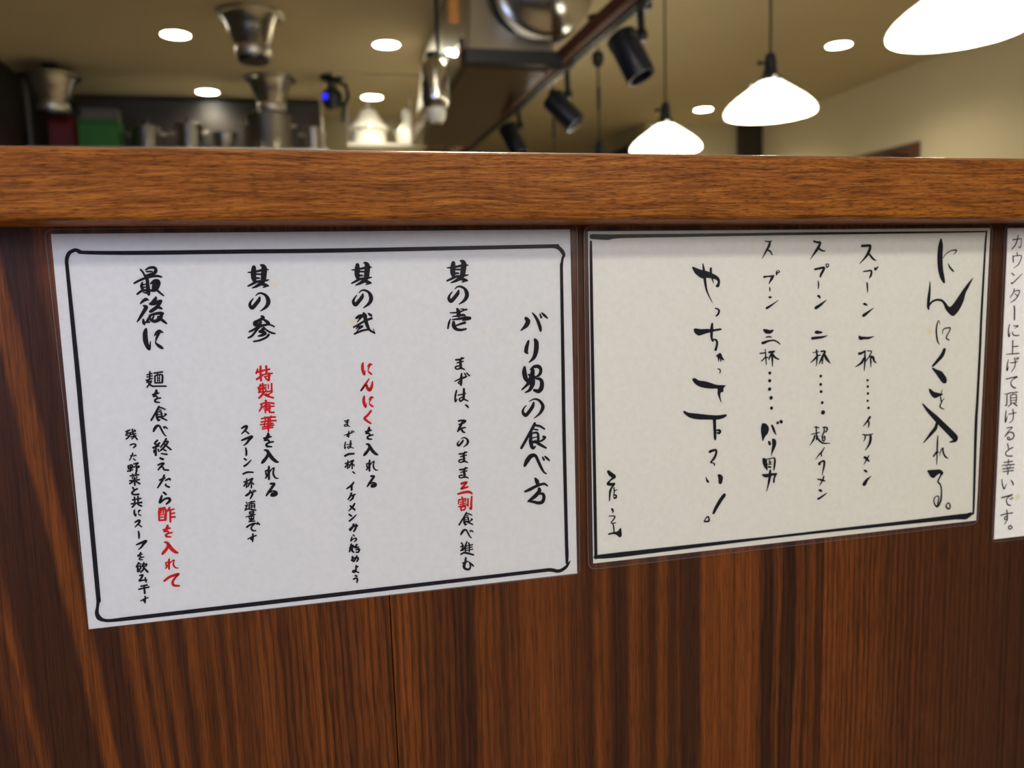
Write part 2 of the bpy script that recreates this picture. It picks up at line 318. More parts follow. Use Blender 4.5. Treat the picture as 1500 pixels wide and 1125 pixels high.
# ------------------------------------------------------------------ laminated notices
INK = [
('1','ink','title',"S26569 -5652 187 26690 -5840 280 26555 -6110 249 26197 -6413 31;S26991 -5314 50 27175 -5554 137 27356 -5898 188 27473 -6272 188 27500 -6470 126;S27485 -5413 63 27568 -5631 113;S27614 -5357 75 27782 -5517 150 27982 -5703 63;S26684 -7098 125 26558 -7462 225 26511 -7737 225 26609 -7865 88;S27119 -7026 163 27202 -7246 276 27162 -7739 277 27003 -8164 214 26661 -8462 31;S26378 -8750 151 26356 -9059 277 26421 -9436 265 26604 -9727 152;S26769 -8909 88 27018 -8736 177 27306 -8752 215 27436 -8933 190 27403 -9181 177 27244 -9346 139 27115 -9364 63;S26915 -8966 214 26840 -9336 316 26669 -9700 253 26438 -9935 139 26175 -10156 88;S26619 -9230 88 27062 -9411 127;S27111 -9507 101 27379 -9567 178 27489 -9780 229 27454 -10122 267 27261 -10330 242 26973 -10249 152;S26932 -9466 190 26870 -9836 291 26686 -10200 190 26360 -10367 51;S26618 -10950 38 26956 -10822 89 27276 -10930 140 27493 -11234 192 27487 -11473 217 27283 -11788 141 26907 -12065 26;S26905 -11044 102 26840 -11273 203 26612 -11590 203 26360 -11825 216 26174 -11623 152 26246 -11377 89 26418 -11200 38;S26942 -12396 141 26805 -12658 179 26432 -13263 166 26012 -13928 153;S26971 -12524 128 27292 -12611 128 27579 -12810 90;S26899 -12772 77 27124 -12840 90;S26697 -13030 128 26632 -13501 218 26704 -13888 218 26798 -14010 154 26943 -13907 77;S26710 -13031 90 27054 -13012 115 27146 -13191 141 27102 -13569 154 26809 -13610 167;S26785 -13335 64 27046 -13291 64;S27500 -13313 142 27609 -13372 129 27396 -13547 116 27166 -13606 90;S26908 -13554 141 27194 -13767 180 27642 -14058 103;S26195 -15108 154 26353 -14815 270 26620 -14518 270 26913 -14510 180 27097 -14877 168 27280 -15310 155 27467 -15647 104 27628 -15758 65;S27397 -14646 78 27490 -14833 117;S27548 -14607 78 27721 -14769 143 27867 -14929 52;S26869 -16013 117 26980 -16216 246 27039 -16447 195;S26162 -16817 116 26523 -16690 194 26985 -16507 169 27446 -16419 143 27671 -16576 78;S27110 -16712 169 27118 -16874 234 26835 -17171 247 26402 -17453 130;S27067 -17063 78 27329 -17075 170 27421 -17304 196 27314 -17593 222 27050 -17658 196 26693 -17546 156 26317 -17477 65"),
('1','ink','one',"S22079 -2082 193 22043 -2368 290 22019 -2702 252 22092 -2954 145;S22525 -1973 78 22670 -2024 194 22727 -2193 301 22674 -2528 292 22623 -2815 272 22534 -2956 194;S21687 -2373 39 21921 -2364 77 22290 -2316 107 22587 -2262 116 22996 -2238 39;S22185 -2481 77 22528 -2500 78;S22176 -2716 116 22396 -2722 58;S21639 -3161 68 21917 -3045 116 22216 -2923 126 22561 -2899 126 22958 -2838 49;S21868 -3288 24 22156 -3186 136 22456 -3050 194 22700 -3115 166 22885 -3178 98;S22561 -3275 29 22745 -3213 88;S22097 -3680 19 22264 -3550 68 22462 -3532 97 22703 -3660 127 22828 -3882 205 22838 -4124 215 22674 -4385 157 22324 -4620 20;S22339 -3769 68 22272 -3951 185 22066 -4195 195 21836 -4404 195 21710 -4241 155 21767 -4050 97 21953 -3824 24;S22195 -4887 88 22267 -5049 215 22277 -5293 225;S21752 -5112 39 22027 -5123 68 22374 -5088 69 22626 -4981 78 22790 -4958 88;S22406 -4904 29 22628 -4922 49;S21880 -5360 29 22216 -5324 88 22564 -5280 128 22701 -5329 49;S21847 -5543 29 22208 -5519 108 22656 -5469 157 22978 -5491 148 22850 -5564 98 22501 -5618 39;S21757 -5481 29 21658 -5729 107 21574 -6076 68;S21945 -5693 127 21954 -5936 225 22085 -6127 157 22379 -6199 128 22703 -6149 89;S22093 -5918 69 22394 -5823 108 22644 -5761 138;S21998 -8037 90 22226 -8030 90 22489 -7953 65;S22055 -8233 52 22448 -8158 65;S22360 -7921 65 22259 -8160 129 22289 -8388 130 22268 -8580 117;S22177 -8427 65 21987 -8455 78 21944 -8562 65 22084 -8628 65 22302 -8563 91 22512 -8678 52;S21859 -9378 39 22176 -9254 78 22453 -9173 104 22639 -9119 52;S22321 -8907 65 22283 -9196 143 22271 -9487 117 22251 -9661 65;S22203 -9386 78 22089 -9476 65 22197 -9554 58 22299 -9443 52;S22503 -8917 52 22577 -9031 78;S22635 -8892 52 22798 -9070 78;S21951 -9967 78 21858 -10338 91 21858 -10651 78 21962 -10508 39;S22038 -10252 52 22235 -10232 52 22498 -10184 78;S22425 -9886 104 22413 -10178 130 22374 -10502 131;S22293 -10399 52 22112 -10504 65 22185 -10652 78 22385 -10548 78 22657 -10664 52;S22490 -10901 65 22579 -10973 105 22660 -11076 66;S22017 -11884 92 22234 -11866 92 22436 -11920 105 22293 -12035 105 22027 -12114 66;S22263 -11967 118 22067 -12281 131 21924 -12553 66;S21946 -12502 79 22148 -12386 79 22281 -12343 79 22432 -12341 53;S22179 -12421 92 22239 -12577 105 22381 -12653 53;S22104 -13057 11 22203 -12985 39 22320 -12975 56 22463 -13046 73 22537 -13168 118 22543 -13302 123 22446 -13446 90 22238 -13576 11;S22247 -13106 39 22208 -13206 106 22085 -13341 111 21949 -13457 111 21874 -13366 89 21908 -13261 56 22019 -13137 14;S21974 -13992 86 22196 -13985 86 22453 -13914 62;S22030 -14175 49 22413 -14104 62;S22327 -13884 62 22229 -14107 123 22258 -14319 123 22238 -14498 111;S22149 -14355 62 21964 -14382 74 21922 -14482 62 22058 -14543 62 22270 -14482 86 22475 -14589 49;S21956 -15006 87 22186 -14999 87 22451 -14929 62;S22013 -15185 50 22410 -15116 62;S22321 -14899 62 22220 -15118 124 22250 -15326 124 22229 -15502 112;S22136 -15362 62 21945 -15388 75 21901 -15486 62 22043 -15546 62 22262 -15486 87 22475 -15591 50;S22271 -17830 72 22197 -17958 92 21996 -18254 85 21770 -18579 79;S22286 -17893 66 22459 -17936 66 22614 -18033 46;S22248 -18014 39 22369 -18047 46;S22139 -18140 66 22104 -18370 112 22143 -18559 112 22193 -18619 79 22272 -18569 40;S22146 -18141 46 22331 -18132 59 22381 -18219 72 22357 -18404 79 22199 -18424 86;S22186 -18289 33 22327 -18268 33;S22571 -18279 73 22630 -18307 66 22515 -18393 59 22392 -18422 46;S22253 -18396 72 22407 -18500 92 22648 -18643 53;S21855 -19231 72 21932 -19098 127 22062 -18964 127 22205 -18961 85 22295 -19126 79 22384 -19322 73 22475 -19474 49 22554 -19524 31;S22441 -19022 36 22486 -19107 55;S22515 -19004 36 22599 -19077 67 22670 -19150 24;S21870 -19783 81 21946 -19893 67;S21820 -20029 67 21976 -19978 81 21901 -20182 68 21809 -20287 68 22013 -20221 54;S22219 -19753 81 22108 -20027 81 21963 -20284 54;S22128 -20029 68 22091 -20456 68;S22337 -19834 68 22398 -19977 68;S22175 -20021 54 22580 -19970 61;S22169 -20170 47 22554 -20124 54;S22163 -20313 47 22582 -20278 54;S22385 -19976 68 22354 -20417 54;S21800 -20525 81 22004 -20446 95 22256 -20509 108 22621 -20653 82;S21910 -21120 81 22236 -21041 68;S22111 -20800 95 22065 -21104 122 21969 -21333 163 22049 -21514 122 22282 -21576 123 22389 -21416 82 22340 -21135 54;S22314 -21098 54 22430 -21228 95 22592 -21406 55;S22497 -21257 54 22586 -21384 68"),
('1','red','one',"S22039 -15918 133 22239 -15869 133 22372 -15874 80 22151 -16095 107 21999 -16242 93 22193 -16213 107 22414 -16160 93;S21781 -16564 93 22148 -16497 133 22481 -16495 147 22676 -16614 80;S21832 -16924 67 21768 -17200 53;S21797 -16968 60 22064 -16926 80 22264 -16925 67 22218 -17075 54;S22024 -16788 80 22066 -16893 67;S21891 -17118 53 22259 -17059 54;S21865 -17257 53 22266 -17201 54;S21793 -17391 67 22315 -17321 67;S22076 -16961 73 22072 -17398 74;S21910 -17470 67 21955 -17663 67;S21910 -17463 60 22211 -17425 67 22157 -17616 80 21970 -17624 67;S22410 -16939 80 22385 -17395 80;S22655 -16814 80 22613 -17215 107 22578 -17603 121 22487 -17540 54"),
('1','ink','two',"S16307 -2061 182 16275 -2346 274 16254 -2678 237 16319 -2928 137;S16705 -1953 73 16835 -2004 183 16886 -2172 284 16839 -2505 275 16794 -2790 257 16714 -2931 183;S15956 -2351 36 16166 -2343 73 16496 -2295 100 16761 -2240 110 17127 -2217 37;S16402 -2459 73 16708 -2477 73;S16393 -2692 110 16591 -2698 55;S15913 -3135 64 16162 -3019 110 16430 -2898 119 16738 -2875 119 17093 -2814 46;S16118 -3261 23 16376 -3159 128 16645 -3025 183 16862 -3089 156 17028 -3152 92;S16738 -3248 28 16903 -3186 83;S16303 -3711 18 16459 -3586 65 16642 -3569 92 16867 -3693 120 16982 -3907 195 16992 -4142 204 16840 -4394 149 16514 -4622 19;S16528 -3798 65 16466 -3974 176 16274 -4210 185 16061 -4413 185 15944 -4254 147 15997 -4069 92 16170 -3852 23;S16059 -5212 94 16227 -5124 169 16416 -5085 141 16266 -5268 84 16106 -5460 23;S15876 -5748 66 16153 -5618 94 16538 -5411 103 16777 -5326 104 16968 -5263 113;S16508 -4937 94 16579 -5091 207 16610 -5376 188 16700 -5712 160 16814 -5954 113 17108 -6163 66;S17113 -6158 38 17037 -5898 14;S16796 -4967 66 16877 -5032 122 16966 -5106 94;S16019 -5848 28 16146 -5745 94 16390 -5722 103 16225 -5834 85 16098 -5947 38 16009 -6118 38;S15910 -6151 84 16224 -6023 103 16509 -5950 94 16791 -5930 75;S16463 -11900 88 16442 -12039 150 16275 -12249 97;S16228 -12138 61 16429 -12117 88 16598 -12075 53;S16287 -12250 70 16452 -12273 79 16485 -12417 53;S16679 -12372 62 16494 -12394 79 16344 -12475 88 16366 -12589 97 16583 -12636 53;S16239 -12908 58 16377 -12949 116 16459 -13125 164 16607 -13377 165 16783 -13567 136 16893 -13616 68;S16435 -13133 135 16304 -13337 135 16152 -13509 154 16066 -13602 77;S16394 -13927 67 16359 -14212 116 16346 -14596 77;S16184 -14150 58 16332 -14114 67;S16172 -14523 58 16264 -14396 67 16450 -14171 48 16544 -14073 39 16654 -14024 58 16601 -14232 68 16608 -14401 77 16713 -14568 58 16844 -14589 34;S16204 -14209 58 16218 -14354 77;S16424 -14934 97 16599 -14960 107 16481 -15132 116 16303 -15369 116 16156 -15569 58;S16286 -15429 58 16514 -15349 68 16671 -15425 87 16687 -15544 88 16567 -15609 97 16414 -15594 87 16458 -15496 97 16588 -15493 136"),
('1','red','two',"S16315 -7927 64 16276 -8077 133 16271 -8352 145 16326 -8584 110 16377 -8639 58 16426 -8374 12;S16565 -8182 17 16657 -8070 87 16744 -8022 99 16851 -8073 29;S16726 -8073 87 16634 -8262 58 16594 -8383 23 16595 -8444 41 16676 -8540 93 16754 -8605 93 16806 -8654 35;S16625 -8906 38 16419 -9190 108 16173 -9518 108 16092 -9599 46 16294 -9393 62 16452 -9286 92 16495 -9483 139 16626 -9593 170 16760 -9382 139 16821 -9089 46;S16284 -9951 63 16244 -10094 131 16238 -10355 143 16295 -10575 109 16347 -10627 57 16396 -10376 11;S16539 -10194 17 16633 -10087 86 16721 -10042 97 16830 -10090 29;S16703 -10090 86 16609 -10269 57 16568 -10384 23 16569 -10442 40 16651 -10534 92 16731 -10596 92 16784 -10642 35;S16635 -10879 93 16430 -11125 116 16228 -11307 116 16335 -11457 116 16578 -11648 78"),
('1','ink','twonote',"S15021 -11390 51 15150 -11386 51 15298 -11343 37;S15053 -11501 29 15275 -11458 37;S15225 -11325 36 15169 -11460 73 15186 -11588 73 15174 -11697 66;S15122 -11611 37 15015 -11626 44 14991 -11687 36 15070 -11724 37 15193 -11687 51 15311 -11752 29;S14945 -12271 23 15156 -12208 45 15339 -12166 60 15462 -12139 30;S15251 -12030 38 15226 -12178 83 15218 -12326 68 15205 -12415 38;S15174 -12275 45 15098 -12321 38 15169 -12360 34 15237 -12304 30;S15372 -12035 30 15421 -12094 45;S15459 -12023 30 15567 -12113 45;S15010 -12687 48 14951 -12907 56 14951 -13092 48 15017 -13007 24;S15066 -12856 32 15192 -12844 32 15361 -12815 48;S15314 -12639 64 15306 -12812 80 15281 -13004 81;S15229 -12943 32 15113 -13005 40 15160 -13093 48 15289 -13031 48 15462 -13100 32;S14938 -13536 108 15156 -13451 109 15469 -13445 78;S14916 -14015 61 15151 -13963 61;S15083 -13844 51 15036 -14329 61;S15068 -14033 72 14899 -14240 61;S15105 -14088 61 15173 -14145 41;S15189 -13930 61 15415 -13857 72 15273 -14040 82 15127 -14285 51;S15339 -13984 62 15310 -14373 62;S15348 -14072 62 15458 -14185 51;S15325 -14557 46 15388 -14607 74 15445 -14680 46;S15363 -15219 63 15199 -15412 109 14921 -15587 62;S15221 -15430 94 15206 -15693 94;S15177 -15897 89 15093 -16103 89 14960 -16258 60;S15117 -16067 75 15392 -15993 75;S15302 -16031 90 15232 -16230 105 15057 -16359 45;S15338 -16562 75 15202 -16764 105 14963 -16985 45;S15075 -16690 90 15324 -16952 90;S14979 -17217 90 15105 -17330 75;S14971 -17624 90 15162 -17489 90 15401 -17283 38;S14927 -18158 68 15171 -17999 105 15342 -17955 90 15294 -18158 105 15190 -18317 75;S15201 -17855 90 15123 -18063 90 14981 -18241 68;S15362 -17872 60 15421 -17994 83;S15141 -18528 60 15207 -18608 52;S15063 -18650 52 15011 -18807 78 14988 -18898 60 15154 -18775 52 15296 -18771 78 15313 -18861 78 15192 -18974 43;S14998 -19109 90 14935 -19319 106 14870 -19568 75;S14890 -19330 75 15188 -19285 76;S15104 -19198 83 15014 -19483 106 15109 -19634 76;S15327 -19169 98 15214 -19350 83 15407 -19333 76;S15273 -19489 76 15458 -19471 91 15397 -19651 91 15271 -19652 76;S15028 -19912 91 15017 -20106 91 15077 -20222 76 15244 -20015 76 15288 -19880 68;S14949 -20137 76 15133 -20010 76 15312 -19984 83 15357 -20106 91 15268 -20244 68;S15216 -20519 91 15179 -20788 91 15113 -20906 91 14981 -20882 76 15060 -20790 61 15268 -20924 61 15347 -20973 53;S15209 -20643 68 15309 -20577 68;S15130 -21143 84 15223 -21193 76;S15007 -21355 76 15173 -21305 91 15242 -21399 91 15194 -21590 61"),
('1','ink','three',"S10414 -2049 180 10382 -2333 271 10361 -2664 235 10425 -2914 136;S10804 -1941 72 10931 -1992 181 10982 -2160 281 10935 -2491 272 10891 -2776 254 10812 -2917 181;S10069 -2338 36 10275 -2330 72 10598 -2282 99 10858 -2228 109 11218 -2204 36;S10506 -2446 72 10807 -2464 72;S10498 -2678 108 10691 -2684 54;S10027 -3120 63 10271 -3004 108 10534 -2884 118 10836 -2860 118 11184 -2799 45;S10228 -3245 23 10481 -3144 127 10744 -3010 181 10958 -3074 154 11120 -3137 91;S10836 -3232 27 10998 -3171 82;S10397 -3695 18 10550 -3572 63 10730 -3555 91 10951 -3677 118 11065 -3886 191 11074 -4116 200 10925 -4363 146 10604 -4585 18;S10618 -3780 63 10557 -3952 172 10368 -4183 181 10158 -4381 181 10044 -4226 145 10096 -4045 90 10266 -3832 23;S10669 -4896 117 10739 -4981 144 10486 -5132 153 10259 -5237 170 10258 -5375 153 10493 -5348 135 10603 -5228 81;S10754 -5083 90 10922 -5209 153 11003 -5323 153 10820 -5408 90 10596 -5458 81;S9916 -5750 81 10142 -5655 99 10462 -5485 153 10732 -5404 99 11086 -5401 72 11314 -5521 63;S10510 -5431 153 10268 -5743 99 10030 -6009 99 9826 -6105 72;S10724 -5533 63 10888 -5715 81 11144 -5874 91 11332 -5920 63;S10632 -5584 81 10693 -5660 135 10464 -5775 90 10704 -5818 162 10809 -5906 99 10604 -5989 135 10398 -6035 63;S10972 -5982 109 10816 -6137 99 10452 -6282 90 10118 -6335 72;S10557 -11829 99 10533 -11981 169 10338 -12212 109;S10284 -12090 69 10517 -12067 99 10714 -12020 60;S10353 -12213 79 10545 -12238 90 10583 -12395 60;S10809 -12346 70 10594 -12370 90 10419 -12459 99 10444 -12585 110 10698 -12635 60;S10276 -12806 64 10429 -12851 128 10520 -13046 182 10683 -13325 182 10878 -13535 150 11000 -13590 75;S10493 -13055 150 10348 -13281 150 10179 -13471 171 10084 -13574 85;S10468 -13817 75 10431 -14146 129 10417 -14590 86;S10243 -14074 64 10402 -14033 75;S10229 -14506 64 10328 -14359 75 10528 -14099 54 10629 -13986 43 10748 -13929 64 10690 -14169 75 10698 -14364 86 10811 -14558 65 10951 -14582 38;S10264 -14143 64 10279 -14311 86;S10502 -14876 108 10699 -14905 119 10566 -15094 129 10366 -15354 129 10200 -15573 65;S10346 -15419 65 10603 -15332 76 10781 -15415 97 10798 -15546 97 10662 -15617 108 10491 -15601 97 10540 -15494 108 10687 -15491 151"),
('1','red','three',"S10217 -7971 68 10125 -8201 78;S10396 -7800 78 10373 -8140 108 10363 -8642 88;S10167 -8154 88 10546 -8060 88;S10140 -8554 98 10405 -8378 88 10554 -8291 59;S10715 -7818 88 10699 -8269 98;S10555 -8060 59 10875 -8008 88;S10539 -8300 59 11022 -8257 69;S10559 -8432 49 10908 -8382 49;S10845 -8242 79 10804 -8643 108 10710 -8612 49;S10623 -8481 59 10678 -8585 69;S10323 -8877 69 10240 -9038 59;S10268 -8989 59 10632 -8920 59;S10245 -9114 59 10623 -9051 59;S10446 -8834 78 10433 -9302 79;S10295 -9293 49 10317 -9184 39 10592 -9160 49 10583 -9281 49;S10754 -8892 44 10751 -9145 44;S10948 -8864 69 10913 -9383 79;S10182 -9337 69 10942 -9309 69;S10482 -9356 88 10325 -9548 98 10188 -9666 88;S10452 -9445 69 10579 -9564 59 10974 -9706 89;S10595 -9464 79 10741 -9585 89;S10838 -9429 59 10713 -9497 59;S10191 -9060 88 10236 -9239 88;S10545 -9851 89 10597 -9945 69;S10229 -10048 49 10561 -9979 79 10990 -10047 79;S10315 -10054 69 10273 -10254 89 10138 -10468 49;S10429 -10142 49 10744 -10118 69 10736 -10244 69;S10337 -10233 59 11003 -10211 59;S10425 -10350 59 10779 -10323 69;S10556 -10044 99 10540 -10424 79;S10466 -10455 59 10491 -10583 49;S10490 -10456 49 10738 -10427 59 10714 -10563 69 10965 -10580 79;S10233 -10912 59 10598 -10866 89 11023 -10865 70;S10431 -10834 69 10461 -11030 59;S10785 -10808 79 10709 -11006 59;S10196 -11113 59 10632 -11072 89 11048 -11082 70;S10161 -11263 59 10863 -11242 70;S10256 -11423 59 10587 -11386 79 10895 -11347 60;S10249 -11535 59 10838 -11476 70;S10617 -10939 89 10583 -11447 99 10579 -11718 50;S10413 -11103 59 10374 -11329 59;S10740 -11126 60 10710 -11354 60"),
('1','ink','threenote',"S9099 -11399 79 9273 -11300 108 9377 -11308 118 9333 -11457 108 9204 -11600 79 9061 -11731 39;S9278 -11565 59 9457 -11746 69;S9043 -12122 69 9220 -12059 108 9465 -11976 118 9620 -11947 138 9454 -12128 118 9297 -12320 89 9122 -12434 30;S9659 -11940 59;S9233 -12602 63 9253 -12833 95 9229 -13034 74;S9112 -13233 74 9209 -13313 74;S9076 -13670 95 9242 -13574 85 9480 -13347 32;S8982 -14141 85 9235 -14059 96 9541 -14096 64;S8989 -14633 64 9224 -14577 64;S9156 -14449 53 9109 -14971 64;S9142 -14653 75 8972 -14875 64;S9179 -14711 64 9247 -14773 43;S9263 -14542 64 9490 -14463 75 9348 -14660 85 9200 -14924 53;S9414 -14600 64 9385 -15018 64;S9423 -14695 64 9533 -14816 53;S9018 -15462 53 9250 -15328 86 9417 -15299 86 9395 -15469 96 9278 -15670 54;S9313 -15167 64 9204 -15396 75 9063 -15494 43;S9467 -15181 43 9532 -15288 59;S9556 -15168 37 9623 -15252 48;S9031 -15880 53 9078 -15940 48;S8970 -16080 54 9087 -16036 54 9037 -16153 54 8968 -16252 54;S9157 -15920 48 9514 -15854 59;S9329 -15836 48 9323 -15992 48;S9187 -16006 48 9165 -16255 48;S9192 -16007 43 9479 -15985 48 9481 -16258 54;S9196 -16108 38 9456 -16094 38;S9333 -15993 38 9316 -16242 38;S9200 -16203 32 9423 -16191 32;S8931 -16344 59 9106 -16283 64 9284 -16334 75 9539 -16404 65;S9170 -16479 48 9171 -16619 48;S9170 -16479 43 9394 -16462 54 9374 -16611 54 9186 -16620 43;S9166 -16546 32 9384 -16539 32;S8953 -16765 38 9206 -16712 54 9485 -16661 48;S9135 -16766 48 9136 -16895 48;S9151 -16762 43 9379 -16757 54 9355 -16889 48 9141 -16895 43;S9162 -16976 48 9397 -16955 48;S9104 -17060 59 9431 -17065 59;S9261 -16740 48 9254 -17075 59;S8968 -17382 97 9168 -17262 86 9421 -17210 86 9276 -17347 75 9204 -17491 75 9273 -17627 76 9453 -17663 54;S9495 -17195 49 9568 -17276 59;S9591 -17160 49 9691 -17305 70;S8968 -18129 49 9193 -18030 76 9448 -17961 65;S9274 -17836 65 9255 -18115 86 9225 -18315 54;S9240 -18097 65 9137 -18159 54 9232 -18214 54"),
('1','ink','four',"S4349 -2029 73 4457 -2173 73 4540 -2388 82;S4598 -2059 46 4807 -1946 110 5074 -1939 128 5141 -2097 147 5041 -2236 156 4775 -2333 128 4587 -2366 82;S4658 -2146 64 4835 -2146 73 4947 -2130 37;S3966 -2773 82 4265 -2617 101 4675 -2472 110 5125 -2404 110 5401 -2460 74;S4388 -2739 55 4328 -2926 137 4357 -3117 119;S4646 -2557 137 4650 -2889 156 4649 -3221 184 4664 -3421 120;S4385 -2881 55 4601 -2840 46;S4391 -3023 55 4588 -2996 46;S4069 -3382 82 4304 -3219 101 4574 -3171 110;S4394 -3308 37 4604 -3338 101;S4824 -2823 73 5014 -2672 129 5182 -2691 184 5224 -2835 175 5095 -3045 230 4973 -3174 203 4783 -3216 92;S5035 -2853 230 4975 -3041 230;S5106 -3188 101 5250 -3345 92 5429 -3509 56;S4179 -3928 37 4323 -3790 119 4487 -3691 156 4607 -3733 55;S4333 -4043 64 4464 -4129 184 4304 -4400 156 4117 -4679 120 3931 -4934 37;S5019 -3605 92 4949 -3755 185 4756 -3930 138 4665 -3955 74;S4729 -3986 74 4910 -3954 138 5188 -3830 157 5289 -3805 93;S5275 -3862 83 5029 -4140 166 4721 -4358 157 4643 -4394 83;S5030 -4131 111 5203 -4204 120 5280 -4245 65;S4599 -4602 65 4864 -4527 120 5180 -4491 148 5321 -4516 102;S4682 -4567 83 4569 -4745 120 4455 -4884 83;S5263 -4571 121 5109 -4815 186 4875 -4940 158 4701 -4884 139 4628 -4795 83;S5072 -4717 139 5322 -4958 130 5464 -5089 65;S4818 -4649 65 4728 -4823 83;S4261 -4809 65 4268 -4996 148 4303 -5108 55;S4345 -4975 83 4552 -4960 102;S4358 -5359 102 4294 -5597 213 4286 -6029 232 4376 -6396 176 4459 -6482 93 4537 -6065 19;S4763 -5762 28 4912 -5586 139 5053 -5510 158 5226 -5590 47;S5024 -5591 140 4874 -5888 93 4810 -6078 37 4811 -6175 65 4942 -6326 149 5069 -6430 149 5153 -6506 56;S4366 -7780 57 4314 -8221 68;S4199 -7954 51 4466 -7892 57;S4188 -8083 51 4466 -8028 51;S4130 -8263 62 4454 -8176 57;S4298 -8208 68 4152 -8389 57;S4231 -8364 57 4403 -8327 57 4292 -8486 68 4141 -8667 57;S4241 -8436 57 4418 -8612 80 4690 -8635 68 5145 -8663 69;S4587 -7881 68 5029 -7835 68;S4761 -7891 51 4719 -8007 40;S4607 -8042 63 4585 -8444 63;S4618 -8037 51 4989 -7999 68 4964 -8437 91;S4623 -8447 57 4968 -8455 57;S4747 -8068 34 4718 -8423 34;S4853 -8045 34 4829 -8417 34;S4727 -8186 28 4848 -8175 28;S4717 -8304 28 4839 -8293 29;S4617 -8861 83 4597 -8996 141 4444 -9201 91;S4401 -9093 58 4585 -9072 83 4740 -9031 50;S4455 -9202 67 4607 -9224 75 4637 -9364 50;S4815 -9320 58 4646 -9342 75 4507 -9421 83 4527 -9532 92 4727 -9577 50;S4683 -9805 71 4613 -9937 91 4422 -10241 84 4208 -10576 78;S4697 -9870 65 4861 -9913 65 5008 -10013 46;S4661 -9994 39 4775 -10028 45;S4558 -10124 65 4524 -10361 110 4561 -10555 111 4609 -10617 78 4683 -10565 39;S4564 -10124 45 4740 -10115 58 4787 -10205 72 4764 -10395 78 4615 -10415 84;S4603 -10277 32 4735 -10255 33;S4967 -10266 72 5023 -10296 65 4914 -10384 59 4797 -10413 46;S4665 -10387 72 4811 -10495 91 5040 -10641 52;S4279 -11226 73 4351 -11081 128 4473 -10935 128 4606 -10931 85 4689 -11112 79 4773 -11325 74 4858 -11491 49 4931 -11546 31;S4826 -10998 37 4868 -11090 55;S4895 -10979 37 4973 -11059 67 5039 -11137 25;S4437 -11770 81 4286 -11927 81 4399 -12032 69;S4535 -11928 81 4284 -12156 104 4168 -12159 58;S4182 -12191 69 4494 -12094 69;S4322 -12172 81 4285 -12623 92;S4216 -12314 58 4199 -12464 58;S4440 -12290 58 4467 -12425 58;S4912 -11715 81 4784 -11936 81 4581 -12180 58;S4770 -11904 58 5000 -11874 70 4855 -12093 93 4566 -12373 69;S4789 -12009 69 5112 -12356 81;S4725 -12325 69 4846 -12407 70;S4595 -12557 58 4879 -12623 81;S4518 -12824 104 4652 -12896 104;S4360 -13206 70 4577 -13133 93 4675 -13154 70 4477 -13338 81 4348 -13491 58;S4488 -13339 58 4614 -13362 70 4658 -13506 81 4894 -13557 70;S4639 -13832 82 4518 -14116 103 4234 -14544 55;S4368 -14103 68 4556 -14041 96 4678 -13994 55;S4679 -14152 55 4902 -14071 96 4942 -14147 55;S4695 -14363 48 4668 -14454 69 4844 -14557 96;S4537 -14854 96 4646 -14980 83;S4410 -15044 82 4325 -15289 124 4287 -15430 96 4559 -15239 83 4790 -15232 124 4819 -15373 124 4620 -15550 69"),
('1','red','four',"S4200 -15784 69 4518 -15750 69;S4190 -15906 83 4160 -16448 83;S4191 -15899 69 4542 -15861 83 4493 -16482 111;S4163 -16485 83 4492 -16490 83;S4323 -15811 55 4284 -16046 55;S4428 -15807 55 4408 -16059 55;S4222 -16157 48 4486 -16154 48;S4211 -16301 48 4474 -16306 48;S4781 -15769 76 4646 -15973 69;S4694 -15942 69 5002 -15892 69;S4802 -15916 90 4759 -16626 83;S4797 -16149 62 5010 -16126 76;S4780 -16366 76 5012 -16360 90;S4580 -16838 87 4557 -16969 149 4383 -17168 96;S4333 -17063 61 4544 -17043 87 4721 -17003 53;S4396 -17169 70 4568 -17190 79 4602 -17325 53;S4806 -17283 61 4612 -17304 79 4455 -17381 88 4478 -17489 96 4706 -17532 53;S4340 -17815 59 4481 -17857 118 4565 -18035 167 4716 -18290 168 4896 -18482 138 5009 -18532 69;S4540 -18043 138 4406 -18249 138 4250 -18423 157 4162 -18517 79;S4509 -18863 64 4473 -19115 110 4460 -19455 73;S4294 -19060 55 4446 -19028 64;S4282 -19391 55 4375 -19279 64 4565 -19079 46 4662 -18992 37 4774 -18949 55 4720 -19133 64 4727 -19283 74 4835 -19431 55 4968 -19449 32;S4315 -19113 55 4329 -19241 73;S4148 -20142 98 4415 -19959 126 4757 -19852 126 4947 -19830 98 4744 -20029 98 4591 -20271 112 4641 -20478 113 4924 -20542 85"),
